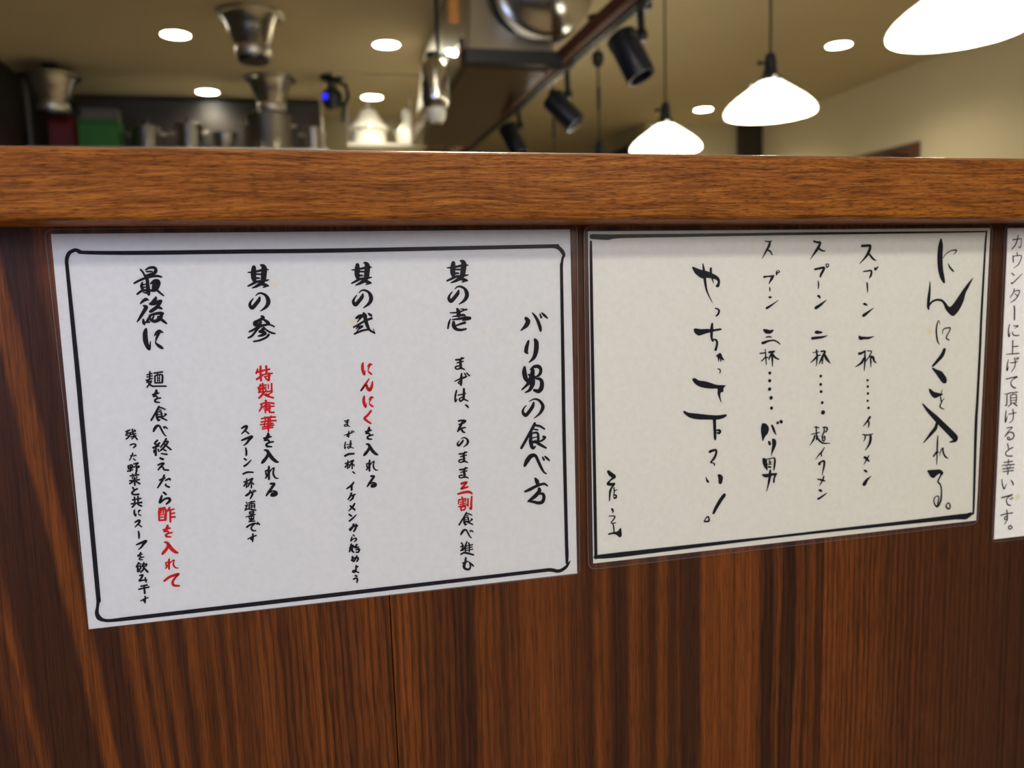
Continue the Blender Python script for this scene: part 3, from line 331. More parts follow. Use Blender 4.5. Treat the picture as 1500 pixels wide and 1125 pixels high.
('1','ink','fournote',"S2820 -11130 57 3043 -11057 57;S2944 -11074 68 2801 -11350 57;S2902 -11250 57 3056 -11231 57 2957 -11433 68 2800 -11565 57;S2883 -11350 51 2932 -11414 51;S3085 -11210 51 3308 -11149 51;S3075 -11329 51 3324 -11288 51;S3064 -11460 51 3330 -11408 51;S3170 -11037 68 3202 -11302 68 3376 -11639 57;S3285 -11428 51 3091 -11587 46;S3276 -11074 51 3326 -11126 46;S2975 -11932 51 3138 -11873 63 3265 -11925 69 3235 -12025 69 3125 -12100 46;S3075 -12399 45 3012 -12564 57 2865 -12813 30;S2934 -12557 38 3033 -12520 53 3096 -12493 30;S3096 -12585 30 3213 -12538 53 3234 -12582 30;S3105 -12708 26 3091 -12761 38 3182 -12821 53;S2760 -13130 57 2773 -13301 57;S2760 -13124 52 2982 -13089 57 2961 -13268 57 2784 -13302 52;S2890 -13081 52 2859 -13441 63;S2770 -13210 40 2973 -13197 40;S2718 -13435 69 2985 -13373 57;S3079 -13037 57 3307 -13002 69 3183 -13106 57;S3064 -13217 57 3340 -13192 69 3283 -13284 46;S3211 -13169 69 3186 -13469 81 3120 -13603 46;S2830 -13715 61 3283 -13691 68;S2966 -13628 61 2986 -13765 47;S3161 -13602 61 3135 -13757 47;S2930 -13824 54 2957 -13884 47;S3046 -13820 47 3061 -13879 47;S3195 -13819 47 3131 -13885 47;S2786 -14004 68 3292 -13978 68;S3040 -13891 68 3027 -14283 68;S3010 -14017 74 2772 -14167 68;S3061 -14036 68 3291 -14214 81;S2913 -14415 81 2966 -14549 68;S3138 -14501 68 2982 -14587 81 2836 -14716 81 2930 -14825 81 3188 -14835 82;S2840 -15132 68 3277 -15088 68;S2949 -14985 68 2941 -15315 68;S3139 -14960 68 3117 -15303 68;S2756 -15361 68 3303 -15328 82;S2933 -15407 75 2785 -15558 68;S3106 -15431 68 3279 -15542 82;S2897 -15722 37 2872 -15801 77 2869 -15947 84 2904 -16070 64 2936 -16099 34 2967 -15959 7;S3055 -15857 10 3113 -15798 50 3167 -15772 57 3235 -15799 17;S3156 -15799 50 3098 -15899 34 3073 -15963 13 3073 -15996 24 3124 -16047 54 3174 -16082 54 3206 -16108 20;S2866 -16466 67 3018 -16382 93 3109 -16389 101 3070 -16515 93 2958 -16636 67 2833 -16747 34;S3022 -16606 51 3178 -16759 59;S2992 -17017 56 3009 -17234 84 2988 -17422 66;S2828 -17805 63 2986 -17747 99 3205 -17670 108 3344 -17643 126 3196 -17811 108 3055 -17990 81 2898 -18096 27;S3379 -17636 54;S2998 -18289 58 2983 -18373 99 2861 -18501 64;S2827 -18434 41 2973 -18421 59 3096 -18395 35;S2870 -18502 47 2990 -18516 53 3014 -18603 35;S3155 -18576 41 3021 -18589 53 2911 -18639 59 2927 -18708 64 3085 -18736 35;S2851 -18890 69 2708 -19122 62;S2856 -18913 62 2967 -18999 55;S2788 -19102 69 2763 -19408 83 2878 -19362 62;S2788 -19102 55 2932 -19097 69 2913 -19256 62 2774 -19269 55;S3124 -18922 69 3029 -19123 69;S3088 -19042 62 3268 -19012 69 3225 -19131 62;S3125 -19142 83 3043 -19345 83 2908 -19476 55;S3117 -19244 69 3287 -19492 90;S2853 -19661 69 3005 -19650 83 2904 -19844 83 2800 -19978 83 2992 -19965 69 3182 -19973 69;S3128 -19834 62 3154 -20080 70;S2864 -20318 69 3184 -20276 83;S2733 -20479 69 3271 -20413 84;S3030 -20302 76 3025 -20767 84;S2769 -21194 41 2961 -21109 64 3178 -21051 55;S3030 -20943 55 3013 -21182 74 2988 -21353 46;S3001 -21167 55 2913 -21220 46 2994 -21267 46"),
('1','ink','border',"S630 -1526 178 628 -8170 256 604 -10491 251 542 -19995 245 538 -20734 211 449 -21258 154 381 -21621 212 470 -21922 270 709 -22100 194 1103 -22173 194 2094 -22181 235 5850 -22194 257 10148 -22207 270 14215 -22217 269 18445 -22223 264 22845 -22233 254 26961 -22240 242 27708 -22254 253 28193 -22396 235 28506 -22358 245 28842 -22144 217 29116 -21795 38;S623 -1600 178 667 -1305 195 793 -1049 195 974 -927 196 1149 -882 196 1314 -941 196 1581 -1021 197 4218 -1099 233 9658 -1141 243 15415 -1193 250 27564 -1197 238 28501 -1207 240 28856 -1328 240 29075 -1567 263 29160 -1781 202 29065 -1993 158 28988 -2546 185 28979 -2888 198 28924 -9414 234 28889 -13428 238 28880 -19832 234 28886 -21324 245 28871 -21931 170"),
('2','ink','title',"S26519 -935 92 26510 -1401 369 26482 -2119 409 26552 -2963 397 26738 -3632 332 26911 -3988 160;S26754 -2276 33 26993 -1980 53 27417 -1767 60 27814 -1739 93 27854 -1836 80 27618 -2066 20;S27203 -2678 33 27359 -2954 120 27661 -3234 107;S25693 -3904 26 25711 -4388 132 25658 -5051 225 25631 -5657 212 25677 -5902 80;S25702 -5629 106 25943 -5365 133 26334 -5239 133 26697 -5282 160;F26549 -5191 26840 -5244 27141 -5499 27406 -5771 27657 -5670 28075 -5195 28490 -4659 28908 -4182 29389 -3756 29064 -4371 28792 -4852 28667 -5339 28432 -5822 28121 -6240 27801 -6461 27466 -6307 27123 -5957 26926 -5583 26699 -5343;S26659 -7018 27 26621 -6808 47 26526 -6768 54 26421 -7057 94 26390 -7547 114 26509 -8168 108 26681 -8466 40;S26928 -7725 27 26966 -7419 61 27180 -7317 81 27567 -7322 81 27484 -7595 74 27285 -7907 81 27292 -8068 95 27524 -8203 54;S27136 -8877 230 26934 -9301 285 26513 -9713 216 26183 -10018 135;S26183 -10192 108 26468 -10406 230 26844 -10677 462 27191 -11090 450 27270 -11220 260;F25920 -11670 26082 -11711 26382 -11917 26752 -12022 27161 -12154 26909 -12264 26474 -12393 26212 -12251 25982 -11955;S27095 -11805 27 26988 -12049 62 26959 -12424 89 27061 -12745 82;S27270 -12457 34 27073 -12683 69 26937 -12958 96 26981 -13137 82 27281 -13265 55;S25412 -12727 52 25880 -13242 228 26563 -13856 370 27252 -14475 408 28046 -15188 447 28367 -15525 448 28260 -15715 215 27879 -15767 54;S26719 -14192 177 26594 -14630 283 26231 -15011 247 25596 -15655 35;S26826 -15211 53 26813 -15832 133 26814 -16570 107 26818 -17377 45;S26507 -16734 107 26715 -16480 125 26871 -16328 89;S26534 -16695 125 26763 -16484 89 27010 -16463 36;S27039 -16712 36 27138 -16350 71 27303 -16182 107 27345 -16490 125 27541 -16836 117 27806 -16998 45;F26034 -17755 26623 -17749 27150 -17794 27418 -18024 27385 -18171 27218 -18297 27078 -18392 27133 -18099 26832 -18221 26600 -18383 26310 -18258 26108 -17951;S27170 -18293 108 26975 -18690 108 27196 -18934 99 27312 -19428 99 27275 -20175 136 27004 -20592 136 26725 -20331 81 26691 -19952 81 26895 -19788 63 27090 -19865 81 27049 -20279 99 26983 -20548 63;S27883 -20418 82 27768 -20667 109 28028 -20869 109 28136 -20678 100 28019 -20431 82 27883 -20418 82"),
('2','ink','colone',"S20049 -1289 169 20348 -1286 169 20702 -1302 169 20626 -1649 199 20420 -1990 159 20107 -2305 80 19888 -2516 20;S20576 -1786 110 20825 -2068 140 21018 -2234 120 21215 -2317 40;S20191 -3058 60 20501 -3029 90 20802 -3009 110 20860 -3154 130 20807 -3361 151 20682 -3543 40;S21110 -2823 70 21173 -2931 171 21368 -2765 70;S20513 -3854 90 20558 -4143 111 20579 -4525 40;S20303 -5307 121 20412 -5339 161 20576 -5411 61;S20294 -6118 207 20417 -6059 207 20744 -5848 124 21093 -5631 21;S20015 -7610 152 20091 -7710 235 20387 -7711 166 20758 -7728 153 21179 -7637 28;S20008 -8800 180 20192 -8777 153 20471 -8656 125;S20470 -8617 83 20491 -9148 139 20475 -9666 98 20448 -10073 28;S20387 -9156 111 20210 -9457 181 19721 -9735 28;S20461 -9147 111 20567 -9217 56;S20656 -8639 63 21007 -8695 70 20830 -9036 84 20543 -9410 49;S20935 -9074 84 20975 -9433 119 20986 -9824 28;S20995 -9077 182 21161 -9151 182 21250 -9383 126 21434 -9536 49;S20742 -10741 168;S20776 -11194 183;S20797 -11693 183;S20789 -12218 169;S20878 -12743 184;S20875 -12721 159;S20888 -12745 159;S21011 -13423 172 20835 -13651 135 20645 -13866 92 20468 -14043 25;S20868 -13682 123 20951 -13860 123 20906 -14143 62;S20444 -14643 68 20863 -14704 92 21274 -14666 62;S20655 -14745 99 20641 -14957 92 20535 -15151 31;S21072 -14702 111 21118 -14965 198 21042 -15306 186 20886 -15582 111 20670 -15808 25;S20631 -16313 149 20811 -16433 186 21033 -16648 87;S21002 -16228 68 20832 -16492 124 20606 -16856 25;S20669 -17286 124 20769 -17347 162 20883 -17421 75;S20644 -18315 224 20708 -18263 299 20854 -18048 212 21047 -17890 112 21241 -17756 25"),
('2','ink','coltwo',"S16257 -907 123 16522 -980 123 16733 -1007 160 16671 -1213 173 16465 -1524 185 16240 -1807 99 16014 -2112 25;S16648 -1396 124 16862 -1533 111 17134 -1579 62;S16369 -2807 124 16685 -2757 137 17069 -2721 149 17006 -2922 162 16858 -3150 162 16795 -3328 100;S17225 -2505 68 17295 -2686 81 17420 -2614 69 17417 -2480 56 17244 -2476 56;S16641 -3613 44 16671 -3841 106 16656 -4125 50;S16619 -4637 100 16719 -4652 162 16814 -4777 75;S16454 -5454 163 16566 -5411 213 16896 -5219 163 17304 -4929 25;S16477 -7131 121 16627 -7138 229 16965 -7172 108;S16241 -7544 175 16598 -7523 176 17064 -7493 135 17422 -7402 27;S16307 -8548 54 16751 -8481 61;S16577 -8371 95 16636 -8883 136 16589 -9511 27;S16585 -8861 136 16373 -9060 108 16125 -9244 27;S16670 -8770 95 16900 -8743 61;S16938 -8484 95 17249 -8513 136 17110 -8812 177 16949 -9090 136 16795 -9363 41;S17096 -8856 123 17062 -9352 68;S17247 -8787 177 17418 -9051 191 17699 -9367 41;S16955 -10223 191;S16959 -10807 205;S17004 -11325 206;S17106 -12113 207;S17184 -12812 304;S16488 -13813 45 16876 -13884 71;S16657 -13789 90 16684 -14155 90;S16260 -14312 58 16910 -14227 71;S16685 -14216 97 16707 -14705 116;S16553 -14419 103 16456 -14716 129 16164 -15096 26;S16724 -14499 45 16853 -14479 45;S16745 -14556 103 16934 -14814 117 17244 -15022 104 17772 -15069 39;S17189 -13882 78 17483 -13910 104 17540 -14067 117 17421 -14235 91;S17292 -13939 78 17284 -14231 110 17119 -14517 78;S17140 -14537 78 17214 -14836 97 17357 -14816 78 17358 -14554 91 17168 -14588 52;S17238 -14661 45 17334 -14686 45;S17346 -15324 46 17119 -15655 117 16884 -15851 84 16644 -16175 19;S17079 -15695 78 17118 -15931 91;S16963 -16472 209 16957 -16502 195;S16948 -16409 104 17132 -16344 104 17323 -16317 144 17355 -16536 157 17293 -16900 111 17184 -17317 26;S16839 -17589 72 17087 -17661 118 17426 -17778 79;S17337 -17429 85 17226 -17729 131 16999 -18074 33;S16984 -18407 131 17088 -18442 171 17171 -18499 118;S16906 -19034 145 17043 -18984 145 17383 -18799 105 17636 -18655 26"),
('2','ink','colthree',"S12518 -818 50 12802 -865 78 13033 -822 50;S12909 -877 134 12852 -1101 179 12659 -1438 134 12314 -1993 17;S12766 -1430 89 12927 -1523 123 13089 -1758 56;S12484 -3215 135 12763 -3191 84 13031 -3177 101 13186 -3171 124;S13151 -3202 147 13045 -3358 180 12857 -3681 34;S13536 -2809 45 13650 -2886 62 13567 -2964 68 13435 -2923 68 13482 -2813 51;S13417 -2933 113 13437 -3082 102;S12907 -3937 51 12932 -4060 90 12927 -4193 40;S12877 -4591 102 12955 -4599 136 13020 -4601 91;S12692 -5321 147 12781 -5286 159 13109 -5106 102 13581 -4813 17;F12434 -6745 12684 -6749 12936 -6818 13244 -6812 13166 -6969 12974 -7070 12687 -7057 12507 -6921;S12682 -7301 75 12868 -7278 82 13069 -7306 61;S12399 -7680 163 12513 -7666 190 12870 -7567 116 13265 -7547 89 13555 -7677 89 13730 -7828 62;S12211 -8392 75 12662 -8363 82;S12610 -8128 48 12650 -8653 89 12705 -9187 48;S12629 -8665 89 12337 -8921 68;S12629 -8685 96 12830 -8702 62;S12920 -8344 150 13295 -8311 123;S13201 -8358 123 12988 -8606 123 12882 -8860 48;S13137 -8452 151 13156 -8874 123 13175 -9349 27;S13218 -8566 151 13422 -8758 110 13669 -8869 62;S12976 -9774 206;S12967 -10314 220;S12965 -10895 234;S13086 -11512 249;S13129 -12231 222;F12394 -13279 12516 -13244 12698 -13290 12883 -13481 12946 -13707 12857 -13979 12645 -14213 12477 -14506 12402 -14278 12339 -13940 12324 -13606;S13175 -13458 129 13281 -13677 164 13376 -13906 141 13507 -14133 29;S13615 -13301 199;S13859 -13218 211 13903 -13260 211;S12954 -14598 152 13004 -14714 188 13035 -14800 117;F13184 -14421 13288 -14384 13442 -14458 13518 -14642 13496 -14892 13357 -15189 13206 -15457 13122 -15629 13155 -15173 13201 -14841;F12462 -15732 12566 -15701 12781 -15814 12832 -16099 12861 -16607 12725 -16511 12570 -16301 12464 -16012;S12762 -15813 59 13381 -15752 71;S13394 -15775 94 13427 -15980 142 13399 -16259 142 13353 -16616 83;S13002 -15861 59 13060 -16202 83;S12917 -16022 53 13175 -16044 59;S12857 -16168 59 13140 -16192 83;S12939 -16366 130 13092 -16402 106;S12483 -16900 118 12729 -16978 236 13097 -16943 201 13560 -16921 107;S13498 -16956 154 13383 -17217 119 13361 -17486 131;S13064 -16636 130 13036 -17016 213 12967 -17462 154 12800 -18119 18"),
('2','ink','colfour',"F7187 -2439 7292 -2406 7553 -2508 7881 -2623 8210 -2692 8606 -2852 8938 -3011 9170 -3228 9217 -3500 9137 -3769 8971 -3794 8904 -3701 9037 -3495 8938 -3311 8606 -3212 8275 -3160 7912 -3180 7617 -3022 7356 -2788;S7961 -2208 31 8026 -2567 151 8078 -3047 189 8156 -3588 151 8274 -4072 101 8638 -4790 19;S8540 -2545 139 8553 -2880 151 8659 -3273 88 8738 -3510 25;S8870 -5198 64 9071 -5260 89 9144 -5403 128 9071 -5582 128 8930 -5711 77;F7288 -6540 7407 -6467 7804 -6532 8269 -6540 8669 -6582 9239 -6546 9339 -6630 9205 -6685 8669 -6753 8269 -6827 7869 -6930 7637 -6962 7406 -6818 7308 -6662;S8636 -6203 115 8603 -6567 217 8589 -7055 154 8655 -7339 115 8736 -7392 51;S8682 -7279 64 8883 -7294 115 8997 -7471 141 8963 -7746 154 8883 -7963 167;F8908 -8390 9188 -8207 9316 -8278 9392 -8469 9527 -8674 9433 -8722 9334 -8663 9305 -8822 9246 -8782 9188 -8565 9159 -8617 9118 -8828 9059 -8638 9013 -8476;S9042 -9279 50 9206 -9321 67 9229 -9477 79 9188 -9577 39;F7167 -9856 7299 -9800 7443 -9840 7674 -9982 8138 -10063 8662 -10250 9012 -10362 9629 -10432 9494 -10597 9453 -10864 9277 -10907 9247 -11176 9330 -11587 9248 -11500 9100 -11166 9024 -10918 9012 -10637 8544 -10592 7962 -10492 7586 -10346 7298 -10115;F6494 -12032 6629 -11979 6881 -12114 7642 -12245 8410 -12378 9096 -12449 9614 -12421 9726 -12525 9441 -12688 8924 -12755 8409 -12710 7641 -12640 7048 -12496 6669 -12257;S8795 -12698 215 8821 -13321 199 8846 -13961 183 8872 -14123 83;S8924 -13488 83 9139 -13488 150 9209 -13589 183 9139 -13687 150 8993 -13653 83;S8458 -14931 183 8578 -14885 167 8889 -14845 134 8923 -15089 150 8750 -15437 167 8508 -15682 75 8681 -15721 59 8802 -15819 92 8785 -15915 59;S8162 -16643 25 8196 -16815 84 8265 -16951 151 8342 -17039 101;F9027 -16590 9227 -16567 9427 -16747 9428 -16950 9341 -17226 9184 -17261 9097 -17123 9079 -16797;S9534 -18075 237 9228 -18438 254 8922 -18899 229 8730 -19256 169;S8017 -19781 68 8156 -19558 76 8312 -19476 93 8390 -19664 102 8347 -19806 119 8034 -19791 93"),
('2','ink','sign',"S1099 -15672 174 1268 -15874 272 1503 -16055 229 1374 -16167 131 1177 -16321 98 1074 -16499 207 1284 -16556 175 1517 -16539 99 1307 -16789 120 1191 -17073 142 1141 -17682 44;S1474 -16815 77 1486 -17101 71 1437 -17355 55;S1509 -17022 49 1672 -16967 60;S1437 -17322 49 1593 -17326 110 1619 -17480 110 1490 -17521 99 1447 -17420 66;S1310 -18255 132 1375 -18364 121 1361 -18525 28;S1090 -18709 50 1424 -18732 72 1501 -18821 88 1352 -19034 72 1226 -19205 50 1539 -19216 66;S1349 -19234 66 1411 -19529 83 1421 -19911 66;F1001 -19921 1170 -19857 1450 -19832 1676 -19802 1904 -19591 1957 -19804 1981 -20080 1893 -20246 1753 -20209 1559 -20035 1280 -19978 1055 -20008"),
('2','ink','border',"S258 -324 310 1316 -376 357 2245 -336 247 6522 -353 208 11474 -365 191 15073 -377 186 27737 -454 117 30436 -456 81;S30397 -504 108 30352 -1137 162 30323 -2359 163 30246 -6611 193 30244 -8918 205 30197 -12694 225 30159 -14934 255 30248 -20800 185 30186 -21430 116;S65 -21417 239 1909 -21456 363 8968 -21460 253 13037 -21473 182 18142 -21490 215 23467 -21533 277 28052 -21558 371 29027 -21578 431 29579 -21607 461 30003 -21464 289;S188 -644 155 165 -2623 201 141 -9211 228 134 -13265 213 118 -19729 218 112 -21470 220;S2026 -315 45"),
('3','ink','col',"S517 -844 76 838 -803 53 1289 -768 41;S984 -521 53 905 -851 88 764 -1217 76 463 -1511 53;S1277 -779 35 1280 -1174 47 1171 -1425 59 1036 -1328 29;S945 -1796 71 980 -1960 59;S601 -2015 82 638 -2449 77;S622 -2037 47 1327 -1994 53 1281 -2338 59 1073 -2677 53 701 -2880 30;S559 -3253 59 756 -3412 89;S573 -3976 107 678 -3995 71 1065 -3687 65 1495 -3331 30;S846 -4432 71 764 -4718 65 508 -5035 42;S854 -4587 48 1309 -4554 66 1231 -4894 66 954 -5206 66 567 -5407 42;S929 -4761 42 1170 -4972 66;S870 -5692 72 942 -5802 96 984 -6687 102;S565 -7036 54 494 -7400 78 524 -7833 102 589 -7939 60 665 -7656 18;S899 -7153 42 1346 -7172 72 1072 -7317 42;S837 -7583 42 935 -7798 72 1169 -7890 66 1458 -7865 66;S926 -8242 84 949 -9238 72;S952 -8705 54 1412 -8684 73;S404 -9249 42 916 -9237 60 1528 -9230 73;S597 -9651 54 520 -10061 79 522 -10460 109 664 -10162 18;S775 -9900 54 1149 -9888 67 1437 -9837 42;S1151 -9560 73 1248 -9882 79 1183 -10262 67 898 -10596 30;S1316 -9568 55 1409 -9699 73;S1426 -9519 55 1537 -9618 73;S467 -11103 72 920 -11041 72 1483 -10984 73 1072 -11192 59 914 -11451 72 1101 -11725 86 1351 -11824 86;S421 -12243 46 877 -12200 59;S615 -12256 66 636 -13034 86 481 -13084 46;S811 -12172 46 1549 -12153 66;S1149 -12194 46 1100 -12346 46;S943 -12360 66 1000 -13011 66;S942 -12348 46 1459 -12339 60 1473 -12982 73;S975 -12560 40 1449 -12560 40;S986 -12758 40 1460 -12759 40;S997 -12956 40 1471 -12952 40;S1065 -13015 66 773 -13199 60;S1280 -13011 66 1571 -13193 80;S612 -13518 60 563 -13941 80 599 -14353 113 747 -13906 20;S849 -13793 60 1528 -13713 60;S1211 -13445 80 1281 -13811 73 1254 -14231 67 936 -14474 33;S719 -14844 53 1222 -14815 73 899 -15111 60 595 -15475 47 968 -15189 60 1295 -15238 87 1430 -15454 87 1320 -15682 87 999 -15755 87 804 -15618 60 922 -15543 60 1059 -15656 53;S871 -16054 74 1001 -16453 67;S1366 -16379 87 970 -16542 74 722 -16765 74 885 -16986 74 1352 -17042 87;S1025 -17299 81 1025 -17696 67;S623 -17479 60 1425 -17449 74;S468 -17692 54 1585 -17707 74;S870 -17775 54 949 -17891 47;S1247 -17782 54 1124 -17906 47;S520 -17977 60 1541 -17961 74;S567 -18189 54 1523 -18174 74;S1030 -17923 61 1021 -18424 94;S512 -18784 61 568 -19157 74 747 -19530 101 944 -19142 20;S1316 -18893 34 1510 -19120 95 1579 -19311 75;S566 -20215 95 1057 -20145 88 1555 -20068 68 1148 -20227 61 1010 -20492 75 1166 -20817 88 1396 -20889 82;S1330 -20344 54 1444 -20441 75;S1471 -20264 54 1608 -20364 75;S530 -21591 82 1058 -21526 75 1635 -21503 82;S1080 -21242 82 1148 -21560 75 1157 -21996 89 927 -22340 34;S1113 -21718 68 899 -21814 75 981 -21978 61 1157 -21872 61;S1461 -22482 75 1307 -22604 82 1456 -22782 82 1655 -22671 82 1491 -22486 75"),
]
def catmull(pts, closed=False, tol=.00045):
    n = len(pts)
    if n < 3 and not closed: 
        if n == 1: return pts
    out = []
    rng = n if closed else n-1
    for i in range(rng):
        p1, p2 = pts[i], pts[(i+1) % n]
        p0 = pts[(i-1) % n] if (closed or i > 0) else p1
        p3 = pts[(i+2) % n] if (closed or i+2 < n) else p2
        L = math.hypot(p2[0]-p1[0], p2[1]-p1[1]); k = max(2, min(10, int(L/tol)+1))
        for j in range(k):
            s = j/k
            out.append(tuple(.5*(2*b_ + (c_-a_)*s + (2*a_-5*b_+4*c_-d_)*s*s + (3*b_-a_-3*c_+d_)*s**3) if q < 2 else b_+(c_-b_)*s
                             for q, (a_, b_, c_, d_) in enumerate(zip(p0, p1, p2, p3))))
    if not closed: out.append(pts[-1])
    return out
YI = -.00105
def ink_mesh(data, k=1.0, add=0.0):
    bm = B(); cnt = 0
    for item in data.split(';'):
        v = [int(t)*1e-5 for t in item[1:].split()]; y = YI - 2e-7*(cnt % 40); cnt += 1
        if item[0] == 'F':
            p = catmull([(v[i], v[i+1]) for i in range(0, len(v), 2)], True)
            vv = [Vector((a, y, b)) for a, b in p]; tris = geometry.tessellate_polygon([vv]); bv = [bm.verts.new(q) for q in vv]
            for t in tris:
                if len(set(t)) == 3: bm.faces.new([bv[i] for i in t])
            continue
        p = catmull([(v[i], v[i+1], v[i+2]*k+add) for i in range(0, len(v), 3)])
        cen = []
        for (a, b, w_) in p:
            r = max(w_/2, .00004); m = 10 if r > .0004 else 7
            ring = [bm.verts.new((a+r*math.cos(2*math.pi*k/m), y, b+r*math.sin(2*math.pi*k/m))) for k in range(m)]
            bm.faces.new(ring); cen.append((a, b, r))
        for (a, b, r), (c, d, s) in zip(cen, cen[1:]):
            L = math.hypot(c-a, d-b)
            if L < 1e-7: continue
            nx, nz = -(d-b)/L, (c-a)/L
            bm.faces.new([bm.verts.new(q) for q in ((a+nx*r, y-1e-7, b+nz*r), (c+nx*s, y-1e-7, d+nz*s), (c-nx*s, y-1e-7, d-nz*s), (a-nx*r, y-1e-7, b-nz*r))])
    return bm
def rounded(q, r, n=6):
    out = []
    for i in range(4):
        p = Vector(q[i]); a = (Vector(q[i-1])-p).normalized(); c = (Vector(q[(i+1) % 4])-p).normalized()
        rr = r[i] if isinstance(r, (list, tuple)) else r
        if rr <= 0: out.append(p); continue
        s, e = p+a*rr, p+c*rr
        for k in range(n+1):
            t = k/n; out.append(s*(1-t)**2 + p*2*t*(1-t) + e*t*t)
    return out
def slab(pts, y0, y1):
    b = B(); A_ = [b.verts.new((p[0], y0, p[1])) for p in pts]; C_ = [b.verts.new((p[0], y1, p[1])) for p in pts]
    b.faces.new(A_); b.faces.new(C_)
    for k in range(len(pts)): b.faces.new((A_[k], A_[(k+1) % len(pts)], C_[(k+1) % len(pts)], C_[k]))
    return b
def notice(num, org, paper, film, frad, pm, label, parts):
    t = thing('laminated_notice', label, 'notice', (org[0], 0, org[1]), None)
    def loc(q): return [(x-org[0], z-org[1]) for x, z in q]
    link('paper', slab(loc(paper), -.0002, -.0009), pm, t, False)
    fq = rounded(loc(film), frad)
    bm = B(); bm.faces.new([bm.verts.new((p[0], -.0013, p[1])) for p in fq])
    bm.normal_update()
    if bm.faces[:][0].normal.y > 0: bmesh.ops.reverse_faces(bm, faces=bm.faces[:])
    me = bpy.data.meshes.new('plastic_film'); bm.to_mesh(me); bm.free(); me.materials.append(M_FILM)
    fo = bpy.data.objects.new('plastic_film', me); COL.objects.link(fo); fo.parent = t
    # the welded rim of the pouch, a thin raised line
    bm = B(); m = len(fq); c = sum((Vector(p) for p in fq), Vector((0, 0)))/m
    O = []; I = []
    for i, p in enumerate(fq):
        p = Vector(p); d = (c-p); d = Vector((math.copysign(1, d.x), math.copysign(1, d.y)))*.00028
        O.append(bm.verts.new((p.x, -.0014, p.y))); I.append(bm.verts.new((p.x+d.x, -.0014, p.y+d.y)))
    for k in range(m): bm.faces.new((O[k], O[(k+1) % m], I[(k+1) % m], I[k]))
    link('film_rim', bm, M_RIM, t, False)
    for (pn, ink, colname, data) in INK:
        if pn != num: continue
        nm, lb = parts.get((ink, colname), (None, None))
        o = link(nm or 'lettering', ink_mesh(data, *({'1': (1.10, .00016 if colname == 'title' else .00027), '2': (1.08, .00012), '3': (1.05, .00014)}[num] if colname != 'border' else (1.0, .00004))), M_RED if ink == 'red' else M_INK, t, False)
        if lb: o['label'] = lb
    return t
notice('1', (.0003, 1.23619),
       [(.00016, 1.23623), (.29643, 1.23449), (.29598, 1.00901), (-.00099, 1.01081)],
       [(-.0029, 1.23892), (.30125, 1.23797), (.29783, 1.00838), (-.00111, 1.01071)], [.005, .005, .004, 0], M_P1,
       'left laminated white notice with rounded black border and black and red brush lettering',
       {('ink', 'border'): ('border_line', 'black brush border with round corners'), ('ink', 'title'): ('lettering', 'black title column reading バリ男の食べ方'),
        ('ink', 'one'): ('lettering', 'black column headed 其の壱'), ('red', 'one'): ('lettering', 'red characters 三割'),
        ('ink', 'two'): ('lettering', 'black column headed 其の弐'), ('red', 'two'): ('lettering', 'red characters にんにく'), ('ink', 'twonote'): ('lettering', 'small black column まずは一杯、イケメンから始めよう'),
        ('ink', 'three'): ('lettering', 'black column headed 其の参'), ('red', 'three'): ('lettering', 'red characters 特製唐華'), ('ink', 'threenote'): ('lettering', 'small black column スプーン一杯が適量です'),
        ('ink', 'four'): ('lettering', 'black column headed 最後に'), ('red', 'four'): ('lettering', 'red characters 酢を入れて'), ('ink', 'fournote'): ('lettering', 'small black column 残った野菜と共にスープを飲み干す')})
notice('2', (.30821, 1.233),
       [(.30839, 1.23304), (.6155, 1.23087), (.61367, 1.01277), (.30741, 1.01448)],
       [(.30541, 1.23650), (.61719, 1.23390), (.61524, 1.00999), (.30358, 1.01053)], .006, M_P2,
       'larger right laminated notice, handwritten black brush lettering on cream white paper, thin square border',
       {('ink', 'border'): ('border_line', 'black hand-drawn border with square corners'), ('ink', 'title'): ('lettering', 'large black title column にんにくを入れる。'),
        ('ink', 'colone'): ('lettering', 'black column スプーン 一杯 イケメン'), ('ink', 'coltwo'): ('lettering', 'black column スプーン 二杯 超イケメン'),
        ('ink', 'colthree'): ('lettering', 'black column スプーン 三杯 バリ男'), ('ink', 'colfour'): ('lettering', 'large black column やっちゃって下さい！'), ('ink', 'sign'): ('lettering', 'small black signature 店主')})
notice('3', (.63039, 1.23048),
       [(.6309, 1.23051), (.925, 1.2285), (.9248, .9940), (.63066, .99607)],
       [(.62793, 1.23333), (.928, 1.2312), (.9278, .9912), (.6282, .99386)], .005, M_P3,
       'printed laminated notice cut off by the right picture edge, one column of neat black type',
       {('ink', 'col'): ('lettering', 'printed black column カウンターに上げて頂けると幸いです。')})

# ------------------------------------------------------------------ recessed downlights
def downlight(x, y, label, power=9):
    t = thing('downlight', label, 'downlight', (x, y, ZC), 'recessed ceiling downlights')
    link('trim_ring', lathe(B(), [(.070, -.0005), (.084, -.0005), (.086, -.004), (.070, -.006)], n=40, closed=True), M_DLRING, t)
    link('lens', lathe(B(), [(0, -.005), (.055, -.0045), (.070, -.003), (.070, -.0004), (0, -.0004)], n=40), M_DL, t)
    d = bpy.data.lights.new('downlight_beam', 'SPOT'); d.energy = power; d.color = (1, .90, .70); d.spot_size = math.radians(150); d.spot_blend = .6; d.shadow_soft_size = .06
    o = bpy.data.objects.new('downlight_beam', d); COL.objects.link(o); o.parent = t; o.location = (0, 0, -.02)
    return t
downlight(-.50, 4.08, 'largest left downlight, left of the bell-shaped steel fitting on the ceiling', 11)
downlight(-.50, 5.29, 'left downlight just above the dark kitchen cupboards', 12)
downlight(.585, 4.11, 'large middle downlight in open ceiling left of the hood', 48)
